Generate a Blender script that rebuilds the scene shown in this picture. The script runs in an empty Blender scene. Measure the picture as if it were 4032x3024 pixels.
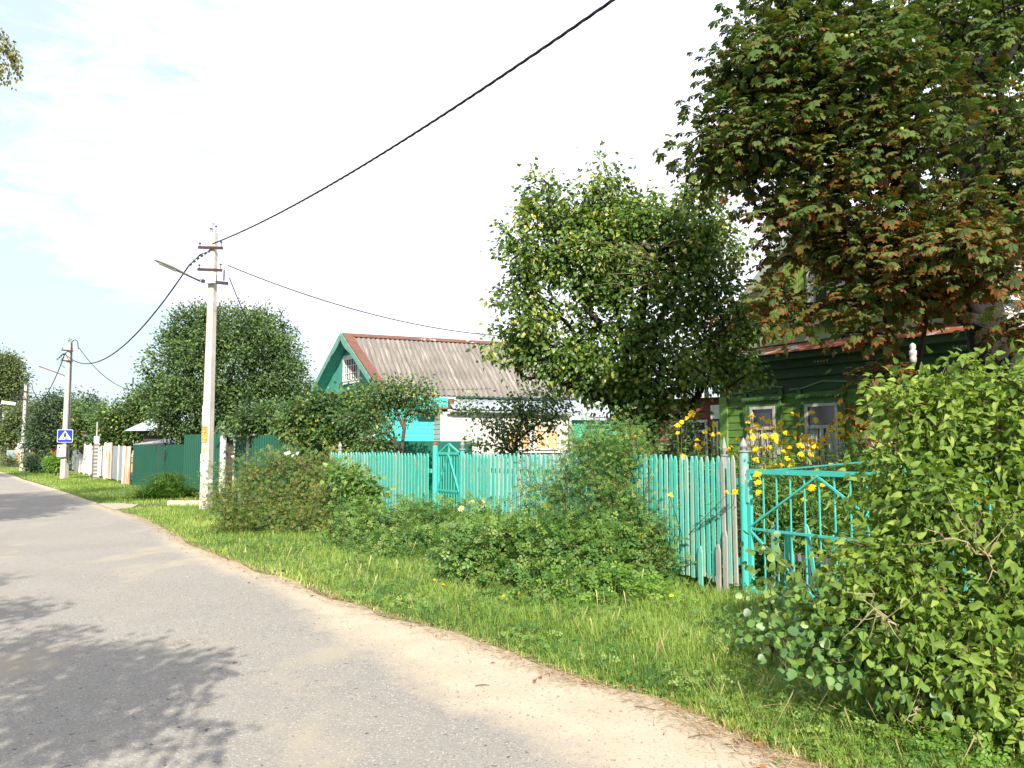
import bpy, math, random
import numpy as np
from mathutils import Vector

# ------------------------------------------------------------------ camera, light, sky, exposure
sc = bpy.context.scene
col = sc.collection
FPX = 3150.0
PITCH = math.atan(256 / 3150)
CAMZ = 1.65
cam_d = bpy.data.cameras.new("camera")
cam = bpy.data.objects.new("camera", cam_d)
col.objects.link(cam)
cam_d.sensor_width = 36
cam_d.lens = 36 * FPX / 4032
cam_d.clip_start = 0.05
cam_d.clip_end = 3000
cam.location = (0, 0, CAMZ)
cam.rotation_euler = (math.pi / 2 + PITCH, 0, 0)
sc.camera = cam

SUN_EL = math.radians(34)
SUN_AZ = math.radians(7)
SUN = Vector((math.sin(SUN_AZ) * math.cos(SUN_EL), -math.cos(SUN_AZ) * math.cos(SUN_EL), math.sin(SUN_EL)))
sd = bpy.data.lights.new("sun", "SUN")
sd.energy = 4.6
sd.angle = math.radians(0.5)
sd.color = (1.0, 0.925, 0.80)
so = bpy.data.objects.new("sun", sd)
col.objects.link(so)
so.rotation_euler = SUN.to_track_quat("Z", "Y").to_euler()

sc.view_settings.view_transform = "Standard"
sc.view_settings.look = "None"
sc.view_settings.gamma = 1
sc.view_settings.exposure = 1.02
sc.cycles.max_bounces = 6
sc.cycles.diffuse_bounces = 3
sc.cycles.transmission_bounces = 4
sc.cycles.transparent_max_bounces = 4

w = bpy.data.worlds.new("World")
sc.world = w
w.use_nodes = True
nt = w.node_tree
nt.nodes.clear()
N = nt.nodes.new
L = nt.links.new
out = N("ShaderNodeOutputWorld")
bg = N("ShaderNodeBackground")
sky = N("ShaderNodeTexSky")
sky.sky_type = "NISHITA"
sky.sun_disc = False
sky.sun_elevation = SUN_EL
sky.sun_rotation = math.pi - SUN_AZ
sky.air_density = 1.0
sky.dust_density = 1.5
tc = N("ShaderNodeTexCoord")
mp = N("ShaderNodeMapping")
mp.inputs["Scale"].default_value = (1.0, 1.0, 3.2)
mp.inputs["Rotation"].default_value = (0.0, 0.25, 0.35)
mp.inputs["Location"].default_value = (0.35, 0.1, 0.2)
n1 = N("ShaderNodeTexNoise")
n1.inputs["Scale"].default_value = 4.6
n1.inputs["Detail"].default_value = 9
n1.inputs["Roughness"].default_value = 0.66
n1.inputs["Distortion"].default_value = 0.35
r1 = N("ShaderNodeValToRGB")
r1.color_ramp.elements[0].position = 0.38
r1.color_ramp.elements[0].color = (0.04, 0.04, 0.04, 1)
r1.color_ramp.elements[1].position = 0.66
r1.color_ramp.elements[1].color = (1, 1, 1, 1)
# open patches lie towards the west (left of the street), the east is all cloud
sx = N("ShaderNodeSeparateXYZ")
mr = N("ShaderNodeMapRange")
mr.inputs["From Min"].default_value = -0.52
mr.inputs["From Max"].default_value = 0.05
mr.inputs["To Min"].default_value = -0.12
mr.inputs["To Max"].default_value = 0.34
ad = N("ShaderNodeMath")
ad.operation = "ADD"
hz = N("ShaderNodeMapRange")          # clear band low over the horizon
hz.inputs["From Min"].default_value = 0.05
hz.inputs["From Max"].default_value = 0.20
hz.inputs["To Min"].default_value = -0.32
hz.inputs["To Max"].default_value = 0.0
ad2 = N("ShaderNodeMath")
ad2.operation = "ADD"
mulk = N("ShaderNodeMix")
mulk.data_type = "RGBA"
mulk.inputs["B"].default_value = (9.0, 9.1, 10.4, 1)
L(tc.outputs["Generated"], mp.inputs["Vector"])
L(mp.outputs[0], n1.inputs["Vector"])
L(tc.outputs["Generated"], sx.inputs[0])
L(sx.outputs["X"], mr.inputs["Value"])
L(sx.outputs["Z"], hz.inputs["Value"])
L(n1.outputs["Fac"], ad.inputs[0])
L(mr.outputs[0], ad.inputs[1])
L(ad.outputs[0], ad2.inputs[0])
L(hz.outputs[0], ad2.inputs[1])
L(ad2.outputs[0], r1.inputs["Fac"])
L(r1.outputs["Color"], mulk.inputs["Factor"])
skb = N("ShaderNodeMix")              # thin bright veil over the blue
skb.data_type = "RGBA"
skb.inputs["Factor"].default_value = 0.80
skb.inputs["B"].default_value = (5.2, 6.3, 6.6, 1)
L(sky.outputs[0], skb.inputs["A"])
L(skb.outputs["Result"], mulk.inputs["A"])
L(mulk.outputs["Result"], bg.inputs["Color"])
bg.inputs["Strength"].default_value = 0.085
L(bg.outputs[0], out.inputs["Surface"])

# ------------------------------------------------------------------ geometry of the view (metres from photo pixels of 4032x3024)
CP, SP = math.cos(PITCH), math.sin(PITCH)

def ray(px, py):
    u = (px - 2016) / FPX
    v = (1512 - py) / FPX
    return Vector((u, CP - v * SP, SP + v * CP))

def P(px, py, Y):
    d = ray(px, py)
    return Vector((0, 0, CAMZ)) + d * (Y / d.y)

def G(px, py, z=0.0):
    d = ray(px, py)
    return Vector((0, 0, CAMZ)) + d * ((z - CAMZ) / d.z)

def online(A, B, px):
    """point of the plan line A-B seen in pixel column px (z from A)"""
    r = (px - 2016) / FPX / CP
    dx, dy = B[0] - A[0], B[1] - A[1]
    t = (A[0] - r * A[1]) / (r * dy - dx)
    return Vector((A[0] + dx * t, A[1] + dy * t, 0))

def zat(py, Y):
    return P(2016, py, Y).z

V3 = lambda x, y, z=0.0: Vector((x, y, z))
UP = Vector((0, 0, 1))

# ------------------------------------------------------------------ objects
W = {}

def tag(o, label=None, cat=None, group=None, kind=None):
    if label: o["label"] = label
    if cat: o["category"] = cat
    if group: o["group"] = group
    if kind: o["kind"] = kind
    return o

def thing(name, label, cat, loc, group=None):
    o = bpy.data.objects.new(name, None)
    o.empty_display_size = 0.2
    col.objects.link(o)
    o.location = loc
    W[o.name] = Vector(loc)
    return tag(o, label, cat, group)

def link_mesh(name, me, mats, parent=None, origin=None):
    o = bpy.data.objects.new(name, me)
    if not isinstance(mats, (list, tuple)): mats = [mats]
    for m in mats: me.materials.append(m)
    col.objects.link(o)
    if parent is not None:
        o.parent = parent
        W[o.name] = W[parent.name]
    else:
        o.location = origin or (0, 0, 0)
        W[o.name] = Vector(o.location)
    return o

def np_mesh(name, co, faces, k, smooth=False, attrs=None, mat_idx=None):
    me = bpy.data.meshes.new(name)
    nv, nf = len(co), len(faces)
    me.vertices.add(nv)
    me.vertices.foreach_set("co", np.ascontiguousarray(co, dtype=np.float32).ravel())
    me.loops.add(nf * k)
    me.loops.foreach_set("vertex_index", np.ascontiguousarray(faces, dtype=np.int32).ravel())
    me.polygons.add(nf)
    me.polygons.foreach_set("loop_start", np.arange(0, nf * k, k, dtype=np.int32))
    if mat_idx is not None: me.polygons.foreach_set("material_index", np.asarray(mat_idx, dtype=np.int32))
    me.update(calc_edges=True)
    if smooth: me.polygons.foreach_set("use_smooth", np.ones(nf, dtype=bool))
    for a, vals in (attrs or {}).items():
        at = me.attributes.new(a, "FLOAT", "POINT")
        at.data.foreach_set("value", np.asarray(vals, dtype=np.float32))
    return me

class MB:
    def __init__(s):
        s.v, s.f = [], []
    def add(s, vs, fs):
        b = len(s.v)
        s.v += [Vector(v) for v in vs]
        s.f += [tuple(b + i for i in f) for f in fs]
    def box(s, c, a, b, h):
        """centre and three half-extent vectors"""
        c, a, b, h = map(Vector, (c, a, b, h))
        vs = [c + x * a + y * b + z * h for z in (-1, 1) for y in (-1, 1) for x in (-1, 1)]
        s.add(vs, [(0, 2, 3, 1), (4, 5, 7, 6), (0, 1, 5, 4), (2, 6, 7, 3), (0, 4, 6, 2), (1, 3, 7, 5)])
        return s
    def fbox(s, O, u, n, u0, u1, n0, n1, z0, z1):
        """box in a wall frame: along u, out along n, up"""
        O = Vector(O)
        c = O + u * ((u0 + u1) / 2) + n * ((n0 + n1) / 2) + UP * ((z0 + z1) / 2)
        return s.box(c, u * ((u1 - u0) / 2), n * ((n1 - n0) / 2), UP * ((z1 - z0) / 2))
    def bar(s, p, q, w_, h_, side=None):
        p, q = Vector(p), Vector(q)
        d = (q - p)
        if side is None:
            side = d.cross(UP)
            if side.length < 1e-5: side = Vector((1, 0, 0))
        side = Vector(side).normalized()
        o = d.normalized().cross(side).normalized()
        return s.box((p + q) / 2, d / 2, side * w_ / 2, o * h_ / 2)
    def tube(s, pts, r, n=8, cap=True):
        pts = [Vector(p) for p in pts]
        if not hasattr(r, "__len__"): r = [r] * len(pts)
        b = len(s.v)
        ref = None
        for i, p in enumerate(pts):
            d = (pts[min(i + 1, len(pts) - 1)] - pts[max(i - 1, 0)]).normalized()
            if ref is None:
                ref = d.cross(UP)
                if ref.length < 0.1: ref = d.cross(Vector((1, 0, 0)))
            ref = (ref - d * ref.dot(d)).normalized()
            o = d.cross(ref)
            for k in range(n):
                a = 2 * math.pi * k / n
                s.v.append(p + (ref * math.cos(a) + o * math.sin(a)) * r[i])
        for i in range(len(pts) - 1):
            for k in range(n):
                s.f.append((b + i * n + k, b + i * n + (k + 1) % n, b + (i + 1) * n + (k + 1) % n, b + (i + 1) * n + k))
        if cap:
            s.f.append(tuple(b + k for k in range(n))[::-1])
            s.f.append(tuple(b + (len(pts) - 1) * n + k for k in range(n)))
        return s
    def lathe(s, base, prof, n=12):
        base = Vector(base)
        return s.tube([base + UP * z for r, z in prof], [max(r, 0.001) for r, z in prof], n)
    def prism(s, pts, O, u, v, n, t):
        """polygon pts (2d) in frame O,u,v extruded by t along n"""
        O = Vector(O)
        m = len(pts)
        vs = [O + u * a + v * b for a, b in pts] + [O + u * a + v * b + n * t for a, b in pts]
        s.add(vs, [tuple(range(m))[::-1], tuple(range(m, 2 * m))] + [(i, (i + 1) % m, m + (i + 1) % m, m + i) for i in range(m)])
        return s
    def corr(s, O, U, Vv, n, amp, pitch, kind="sine", rows=1, sag=0.0, jit=None):
        """corrugated sheet: waves run along Vv, spread along U"""
        O, U, Vv, n = map(Vector, (O, U, Vv, n))
        Lu = U.length
        waves = max(1, int(round(Lu / pitch)))
        if kind == "sine":
            tt = [i / 6 for i in range(waves * 6 + 1)]
            ff = [0.5 + 0.5 * math.cos(2 * math.pi * t) for t in tt]
        else:
            tt, ff = [], []
            for k in range(waves):
                tt += [k, k + .30, k + .40, k + .80, k + .90]
                ff += [1, 1, 0, 0, 1]
            tt.append(waves); ff.append(1)
        b = len(s.v)
        m = len(tt)
        for j in range(rows + 1):
            for t, f in zip(tt, ff):
                s.v.append(O + U * (t / waves) + Vv * (j / rows) + n * (amp * f))
        for j in range(rows):
            for i in range(m - 1):
                s.f.append((b + j * m + i, b + j * m + i + 1, b + (j + 1) * m + i + 1, b + (j + 1) * m + i))
        return s
    def clap(s, O, u, n, u0, u1, z0, z1, h=0.14, lip=0.018):
        """overlapping horizontal boards"""
        z = z0
        O = Vector(O)
        while z < z1 - 1e-4:
            zt = min(z + h, z1)
            a, b_ = O + u * u0, O + u * u1
            vs = [a + n * lip + UP * z, b_ + n * lip + UP * z, b_ + n * (lip * .35) + UP * zt, a + n * (lip * .35) + UP * zt,
                  a + UP * z, b_ + UP * z]
            s.add(vs, [(0, 1, 2, 3), (4, 5, 1, 0)])
            z = zt
        return s
    def build(s, name, mat, parent=None, origin=None, smooth=False):
        o0 = W[parent.name] if parent is not None else Vector(origin or (0, 0, 0))
        me = bpy.data.meshes.new(name)
        me.from_pydata([tuple(v - o0) for v in s.v], [], s.f)
        if smooth: me.polygons.foreach_set("use_smooth", np.ones(len(me.polygons), dtype=bool))
        me.update()
        return link_mesh(name, me, mat, parent, origin)

# ------------------------------------------------------------------ materials
def nodes_of(name):
    m = bpy.data.materials.new(name)
    m.use_nodes = True
    t = m.node_tree
    return m, t, t.nodes["Principled BSDF"]

def c4(c): return (c[0], c[1], c[2], 1)

def noise_fac(t, scale, detail=5, stretch=None, lo=.4, hi=.6, dist=0, coords="Object", rough=.55):
    tcn = t.nodes.new("ShaderNodeTexCoord")
    mpn = t.nodes.new("ShaderNodeMapping")
    if stretch: mpn.inputs["Scale"].default_value = stretch
    nn = t.nodes.new("ShaderNodeTexNoise")
    nn.inputs["Scale"].default_value = scale
    nn.inputs["Detail"].default_value = detail
    nn.inputs["Roughness"].default_value = rough
    nn.inputs["Distortion"].default_value = dist
    rg = t.nodes.new("ShaderNodeMapRange")
    rg.inputs["From Min"].default_value = lo
    rg.inputs["From Max"].default_value = hi
    t.links.new(tcn.outputs[coords], mpn.inputs[0])
    t.links.new(mpn.outputs[0], nn.inputs["Vector"])
    t.links.new(nn.outputs["Fac"], rg.inputs[0])
    return rg.outputs[0], nn

def streak_fac(t, ang, sc_, scale, lo, hi, detail=4):
    """noise drawn out across a slope whose ridge runs at angle ang"""
    tcn = t.nodes.new("ShaderNodeTexCoord")
    mpn = t.nodes.new("ShaderNodeMapping"); mpn.vector_type = "TEXTURE"
    mpn.inputs["Rotation"].default_value = (0, 0, ang)
    mpn.inputs["Scale"].default_value = sc_
    nn = t.nodes.new("ShaderNodeTexNoise"); nn.inputs["Scale"].default_value = scale; nn.inputs["Detail"].default_value = detail
    nn.inputs["Roughness"].default_value = .65
    rg = t.nodes.new("ShaderNodeMapRange"); rg.inputs["From Min"].default_value = lo; rg.inputs["From Max"].default_value = hi
    t.links.new(tcn.outputs["Object"], mpn.inputs[0]); t.links.new(mpn.outputs[0], nn.inputs["Vector"]); t.links.new(nn.outputs["Fac"], rg.inputs[0])
    return rg.outputs[0]

def pmat(name, c1, c2=None, scale=3, rough=.75, bump=0.0, bscale=40, metal=0, spec=.3, lo=.35, hi=.65, stretch=None, layers=(), bstretch=None):
    """base colour c1-c2 by noise, then extra layers (colour, scale, lo, hi, stretch)"""
    m, t, b = nodes_of(name)
    b.inputs["Roughness"].default_value = rough
    b.inputs["Metallic"].default_value = metal
    b.inputs["Specular IOR Level"].default_value = spec
    c2 = c2 or tuple(x * .75 for x in c1)
    f, _ = noise_fac(t, scale, 6, stretch, lo, hi)
    mx = t.nodes.new("ShaderNodeMix"); mx.data_type = "RGBA"
    mx.inputs["A"].default_value = c4(c1); mx.inputs["B"].default_value = c4(c2)
    t.links.new(f, mx.inputs["Factor"])
    cur = mx.outputs["Result"]
    for (c, s_, l_, h_, st) in layers:
        f, _ = noise_fac(t, s_, 8, st, l_, h_, rough=.65)
        m2 = t.nodes.new("ShaderNodeMix"); m2.data_type = "RGBA"
        m2.inputs["B"].default_value = c4(c)
        t.links.new(cur, m2.inputs["A"]); t.links.new(f, m2.inputs["Factor"])
        cur = m2.outputs["Result"]
    t.links.new(cur, b.inputs["Base Color"])
    if bump:
        f, _ = noise_fac(t, bscale, 5, bstretch or stretch, 0, 1)
        bp = t.nodes.new("ShaderNodeBump")
        bp.inputs["Strength"].default_value = 1.0
        bp.inputs["Distance"].default_value = bump
        t.links.new(f, bp.inputs["Height"])
        t.links.new(bp.outputs[0], b.inputs["Normal"])
    return m

def leafmat(name, stops, transl=.3, rough=.5, brown=None, spec=.35, tcol=None):
    m, t, b = nodes_of(name)
    at = t.nodes.new("ShaderNodeAttribute"); at.attribute_name = "tone"
    rp = t.nodes.new("ShaderNodeValToRGB")
    e = rp.color_ramp.elements
    while len(e) < len(stops): e.new(.5)
    for i, (p_, c) in enumerate(stops):
        e[i].position = p_; e[i].color = c4(c)
    t.links.new(at.outputs["Fac"], rp.inputs["Fac"])
    cur = rp.outputs["Color"]
    if brown:
        ab = t.nodes.new("ShaderNodeAttribute"); ab.attribute_name = "brown"
        f, _ = noise_fac(t, 38, 5, None, .32, .68)
        sm = t.nodes.new("ShaderNodeMath"); sm.operation = "MULTIPLY_ADD"
        sm.inputs[1].default_value = .8
        t.links.new(f, sm.inputs[0]); t.links.new(ab.outputs["Fac"], sm.inputs[2])
        mr_ = t.nodes.new("ShaderNodeMapRange")
        mr_.inputs["From Min"].default_value = .85; mr_.inputs["From Max"].default_value = 1.05
        t.links.new(sm.outputs[0], mr_.inputs[0])
        mx = t.nodes.new("ShaderNodeMix"); mx.data_type = "RGBA"
        mx.inputs["B"].default_value = c4(brown)
        t.links.new(mr_.outputs[0], mx.inputs["Factor"]); t.links.new(cur, mx.inputs["A"])
        cur = mx.outputs["Result"]
    b.inputs["Roughness"].default_value = rough
    b.inputs["Specular IOR Level"].default_value = spec
    t.links.new(cur, b.inputs["Base Color"])
    tr = t.nodes.new("ShaderNodeBsdfTranslucent")
    hs = t.nodes.new("ShaderNodeHueSaturation")
    hs.inputs["Value"].default_value = 1.7
    hs.inputs["Saturation"].default_value = 1.1
    hs.inputs["Hue"].default_value = .49
    t.links.new(cur, hs.inputs["Color"]); t.links.new(hs.outputs[0], tr.inputs["Color"])
    ms = t.nodes.new("ShaderNodeMixShader"); ms.inputs[0].default_value = transl
    t.links.new(b.outputs[0], ms.inputs[1]); t.links.new(tr.outputs[0], ms.inputs[2])
    t.links.new(ms.outputs[0], t.nodes["Material Output"].inputs["Surface"])
    return m

# ------------------------------------------------------------------ foliage
def nrm(a):
    return a / (np.linalg.norm(a, axis=-1, keepdims=True) + 1e-9)

def frames(axis, normal):
    y = nrm(axis)
    z = nrm(normal - (normal * y).sum(-1, keepdims=True) * y)
    x = np.cross(y, z)
    return np.stack([x, y, z], axis=-1)

def leaf_mesh(name, T, F, pos, R, s, tone, origin, brown=None, tbrown=None):
    T = np.asarray(T, float); F = np.asarray(F, int)
    n, v = len(pos), len(T)
    if not hasattr(s, "__len__"): s = np.full(n, s)
    co = np.einsum("nij,vj->nvi", R, T) * np.asarray(s)[:, None, None] + pos[:, None, :] - np.asarray(origin)[None, None, :]
    fa = (F[None] + (np.arange(n) * v)[:, None, None]).reshape(-1, F.shape[1])
    at = {"tone": np.repeat(tone, v)}
    if brown is not None: at["brown"] = (np.asarray(brown)[:, None] + np.asarray(tbrown)[None, :]).ravel()
    return np_mesh(name, co.reshape(-1, 3), fa, F.shape[1], attrs=at)

# leaf shapes: x across, y along, z out of the blade
LEAF4 = ([(0, 0, 0), (-.32, .5, .06), (0, 1, -.06), (.32, .5, .06)], [(0, 3, 2), (0, 2, 1)])
OVAL = ([(0, 0, 0), (-.25, .22, .05), (-.31, .55, .06), (0, 1, -.12), (.31, .55, .06), (.25, .22, .05), (0, .5, -.02)],
        [(0, 6, 1), (1, 6, 2), (2, 6, 3), (3, 6, 4), (4, 6, 5), (5, 6, 0)])
HEART = ([(0, 0, 0), (-.27, -.04, .05), (-.40, .22, .08), (-.27, .6, .04), (0, 1, -.2), (.27, .6, .04), (.40, .22, .08), (.27, -.04, .05), (0, .3, -.03), (0, .65, -.05)],
         [(0, 8, 1), (1, 8, 2), (2, 8, 3), (3, 8, 9), (3, 9, 4), (4, 9, 5), (5, 9, 8), (5, 8, 6), (6, 8, 7), (7, 8, 0)])
ROUND = ([(0, 0, 0), (-.34, .1, .03), (-.47, .42, .05), (-.32, .8, .02), (0, 1, -.05), (.32, .8, .02), (.47, .42, .05), (.34, .1, .03), (0, .45, -.03)],
         [(8, i, (i + 1) % 8) for i in range(8)][::1])

def compound(leaflets):
    """leaflets: (ox, oy, angle, size, w, droop)"""
    v, f, br = [], [], []
    for (ox, oy, a, s_, w_, dr) in leaflets:
        b = len(v)
        ca, sa = math.cos(a), math.sin(a)
        for (x, y, z, t_) in ((0, 0, 0, -.6), (-w_ * .45, .35, .03, -.25), (-w_, .68, .02, .15), (0, 1, -.02, .45), (w_, .68, .02, .15), (w_ * .45, .35, .03, -.25), (0, .6, -.03, 0)):
            X, Y_ = x * s_, y * s_
            v.append((ox + X * ca + Y_ * sa, oy - X * sa + Y_ * ca, z * s_ - dr * (y ** 2) * s_))
            br.append(t_)
        f += [(b, b + 6, b + 1), (b + 1, b + 6, b + 2), (b + 2, b + 6, b + 3), (b + 3, b + 6, b + 4), (b + 4, b + 6, b + 5), (b + 5, b + 6, b)]
    return v, f, br

PALM = compound([(0, 0, math.radians(a), s_, .265, d) for a, s_, d in ((3, .64, .30), (36, .60, .42), (-40, .55, .28), (78, .45, .45), (-84, .48, .35), (128, .28, .3), (-120, .32, .3))])
PINN = compound([(0, .28, math.radians(62), .34, .30, .1), (0, .28, math.radians(-62), .34, .30, .1), (0, .55, math.radians(52), .36, .30, .1), (0, .55, math.radians(-52), .36, .30, .1), (0, .62, 0, .4, .30, .1)])

def blob_pts(blobs, n, rs, shell=2.0, dfac=1.0):
    """blobs in photo pixels: (px, py, Y, rx, ry, depth radius in m) -> random world points"""
    cs, rr, wt = [], [], []
    for (px, py, Y, rx, ry, rd) in blobs:
        c = P(px, py, Y)
        a = (rx * Y / FPX, rd * dfac, ry * Y / FPX)
        cs.append(c); rr.append(a); wt.append((a[0] * a[1] * a[2]) ** (2 / 3))
    wt = np.array(wt) / sum(wt)
    k = rs.choice(len(blobs), n, p=wt)
    d = nrm(rs.normal(size=(n, 3)))
    r = rs.rand(n) ** (1 / shell)
    C = np.array(cs)[k]; A = np.array(rr)[k]
    return C + d * A * r[:, None], nrm(d / A)

def grow(trunks, tips, step, rs, curl=.12, up=.1, lenpen=.12):
    pos, par, plen = [], [], []
    for tr in trunks:
        tr = [np.array(p, float) for p in tr]
        if pos:
            d = np.linalg.norm(np.array(pos) - tr[0], axis=1)
            prev = int(d.argmin())
        else:
            pos.append(tr[0]); par.append(-1); plen.append(0); prev = 0
        for q in tr[1:]:
            a = pos[prev]
            m = max(1, int(np.linalg.norm(q - a) / step))
            for j in range(1, m + 1):
                p = a + (q - a) * j / m
                if j < m: p = p + rs.normal(size=3) * step * .05
                pos.append(p); par.append(prev); plen.append(plen[prev] + np.linalg.norm(p - pos[prev])); prev = len(pos) - 1
    ntr = len(pos)
    base = pos[0]
    A = np.zeros((ntr + len(tips) * 12, 3)); PL = np.zeros(len(A))
    A[:ntr] = pos; PL[:ntr] = plen
    n = ntr
    tipi = []
    for q in tips[np.argsort(np.linalg.norm(tips - base, axis=1))]:
        d = np.linalg.norm(A[:n] - q, axis=1)
        cost = d + lenpen * PL[:n] + .5 * np.clip(A[:n, 2] - q[2], 0, None) * (up > 0)
        cost[0] += .5
        i = int(cost.argmin())
        a = A[i].copy()
        m = min(10, max(1, int(round(d[i] / step))))
        off = nrm(rs.normal(size=3)) * d[i] * curl
        off[2] += up * d[i]
        prev = i
        for j in range(1, m + 1):
            t = j / m
            p = a + (q - a) * t + off * 4 * t * (1 - t) * .5
            A[n] = p; par.append(prev); PL[n] = PL[prev] + np.linalg.norm(p - A[prev]); prev = n; n += 1
        tipi.append(n - 1)
    return A[:n], np.array(par[:n]), np.array(tipi)

def branch_mesh(name, A, par, tipi, r_base, r_tip, origin, sides=6, rmax=None):
    n = len(A)
    cnt = np.zeros(n)
    cnt[tipi] += 1
    for i in range(n - 1, 0, -1): cnt[par[i]] += max(cnt[i], 0)
    cnt = np.maximum(cnt, 1)
    pw = math.log(max(r_base / r_tip, 1.01)) / math.log(max(cnt[0], 2))
    r = r_tip * cnt ** pw
    idx = np.arange(1, n)
    a, b = A[par[idx]], A[idx]
    d = nrm(b - a)
    ref = np.where(np.abs(d[:, 2:3]) > .9, np.array([[1., 0, 0]]), np.array([[0, 0, 1.]]))
    x = nrm(np.cross(d, ref)); y = np.cross(d, x)
    an = np.arange(sides) * 2 * math.pi / sides
    ring = x[:, None] * np.cos(an)[None, :, None] + y[:, None] * np.sin(an)[None, :, None]
    ra = np.minimum(r[par[idx]], r[idx] * 1.5)
    va = a[:, None] + ring * ra[:, None, None]
    vb = b[:, None] + d[:, None] * (r[idx] * .3)[:, None, None] + ring * r[idx][:, None, None]
    co = np.concatenate([va, vb], axis=1).reshape(-1, 3) - np.asarray(origin)
    q = np.array([(k, (k + 1) % sides, sides + (k + 1) % sides, sides + k) for k in range(sides)])
    fa = (q[None] + (np.arange(n - 1) * 2 * sides)[:, None, None]).reshape(-1, 4)
    return np_mesh(name, co, fa, 4, smooth=True)

def leaves_at(centres, outn, per, sigma, rs, droop=.3, upn=.8, flat=1.0, rand=.6, outw=.6, light=(0, -.55, .4)):
    k = len(centres)
    idx = np.repeat(np.arange(k), per)
    n = len(idx)
    off = rs.normal(size=(n, 3)) * sigma
    off[:, 2] *= flat
    pos = centres[idx] + off
    ax = nrm(off + outn[idx] * sigma * outw + rs.normal(size=(n, 3)) * sigma * .5)
    ax[:, 2] -= droop
    nn = np.array([0, 0, upn]) + np.array(light) * .8 + rs.normal(size=(n, 3)) * rand
    return pos, frames(ax, nn), idx

def plant(name, label, cat, base, blobs, ntips, per, sigma, size, mat, bark, seed, trunks=None, leaf=OVAL, r_base=.1, r_tip=.006,
          droop=.3, flat=.8, upn=.7, rand=.7, step=.3, shell=2.0, curl=.12, up=.1, group=None, tonesig=.22, shoots=None, brown=None, extra=None, names=("trunk", "crown"), light=(0, -.55, .4), lenpen=.12, sides=6):
    rs = np.random.RandomState(seed)
    base = Vector(base)
    root = thing(name, label, cat, base, group)
    tips, on = blob_pts(blobs, ntips, rs, shell)
    nt0 = len(tips)
    if shoots:
        # twigs reaching out of the crown: (how many, length, leaves per node, spread)
        ns, sl, sp, ssg = shoots
        cc = tips.mean(0)
        dd = np.linalg.norm((tips - cc), axis=1)
        k_ = rs.choice(nt0, ns, p=dd ** 3 / (dd ** 3).sum(), replace=False)
        dirn = nrm(on[k_] + np.array([0, -.1, .55]) + rs.normal(size=(ns, 3)) * .3)
        ex_t = [tips[k_] + dirn * sl * (.7 + .6 * rs.rand(ns, 1)) * (j / 4) - np.array([0, 0, .03 * sl * j * j / 4]) for j in (1, 2, 3, 4)]
        tips = np.concatenate([tips] + ex_t); on = np.concatenate([on] + [dirn] * 4)
    if not trunks:
        trunks = [[base, base + Vector((0, 0, .25))]]
    A, par, tipi = grow(trunks, tips, step, rs, curl, up, lenpen)
    link_mesh(names[0], branch_mesh(names[0], A, par, tipi, r_base, r_tip, base, sides), bark, root)
    cen = tips.mean(0)
    pos, R, idx = leaves_at(tips[:nt0], on[:nt0], per, sigma, rs, droop, upn, flat, rand, light=light)
    if shoots:
        p2, R2, i2 = leaves_at(tips[nt0:], on[nt0:], sp, ssg, rs, droop, upn, flat, rand, light=light)
        pos, R, idx = np.concatenate([pos, p2]), np.concatenate([R, R2]), np.concatenate([idx, i2 + nt0])
    keep = pos[:, 2] > .03
    pos, R, idx = pos[keep], R[keep], idx[keep]
    tt = np.clip(.45 + rs.normal(size=len(tips)) * .16, 0, 1)
    tt[nt0:] += .15
    tone = np.clip(tt[idx] + rs.normal(size=len(pos)) * tonesig, 0, 1)
    s = size * (.65 + .6 * rs.rand(len(pos)))
    bw = tb = None
    if brown is not None:
        bw = brown(pos, rs); tb = leaf[2]
    me = leaf_mesh(names[1], leaf[0], leaf[1], pos, R, s, tone, base, bw, tb)
    o = link_mesh(names[1], me, mat, root)
    return root, A, par, tips
# ------------------------------------------------------------------ ground and road
m_ground = pmat("soil_and_turf", (.060, .085, .022), (.085, .105, .030), 1.2, .95, .01, 30, layers=(((.12, .10, .06), 2.5, .60, .72, None),))
g_ = MB()
R_ = 900
g_.add([(-R_, -60, 0), (R_, -60, 0), (R_, 2 * R_, 0), (-R_, 2 * R_, 0)], [(0, 1, 2, 3)])
tag(g_.build("ground", m_ground), kind="structure")

EDGE_PX = [(3208, 3024), (2900, 2900), (2734, 2817), (2560, 2748), (2351, 2698), (2096, 2607), (1823, 2506), (1550, 2434), (1276, 2339), (1021, 2251), (766, 2151), (640, 2080), (540, 2035), (440, 2000), (345, 1970), (255, 1938), (182, 1912), (110, 1890), (40, 1868), (0, 1857)]
EDGE = [G(x, y) for x, y in EDGE_PX]
d0 = Vector((3.6, -4.6, 0))
EDGE = [EDGE[0] + d0 * 2.2, EDGE[0] + d0] + EDGE
dl = (EDGE[-1] - EDGE[-3]).normalized()
EDGE += [EDGE[-1] + dl * 20, EDGE[-1] + dl * 60, EDGE[-1] + dl * 160 + Vector((-60, 30, 0))]
EX = np.array([p.x for p in EDGE]); EY = np.array([p.y for p in EDGE])

EX[0] = EX[1] + (EY[1] - EY[0]) * .78
def edge_x(y): return np.interp(y, EY, EX)

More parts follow.
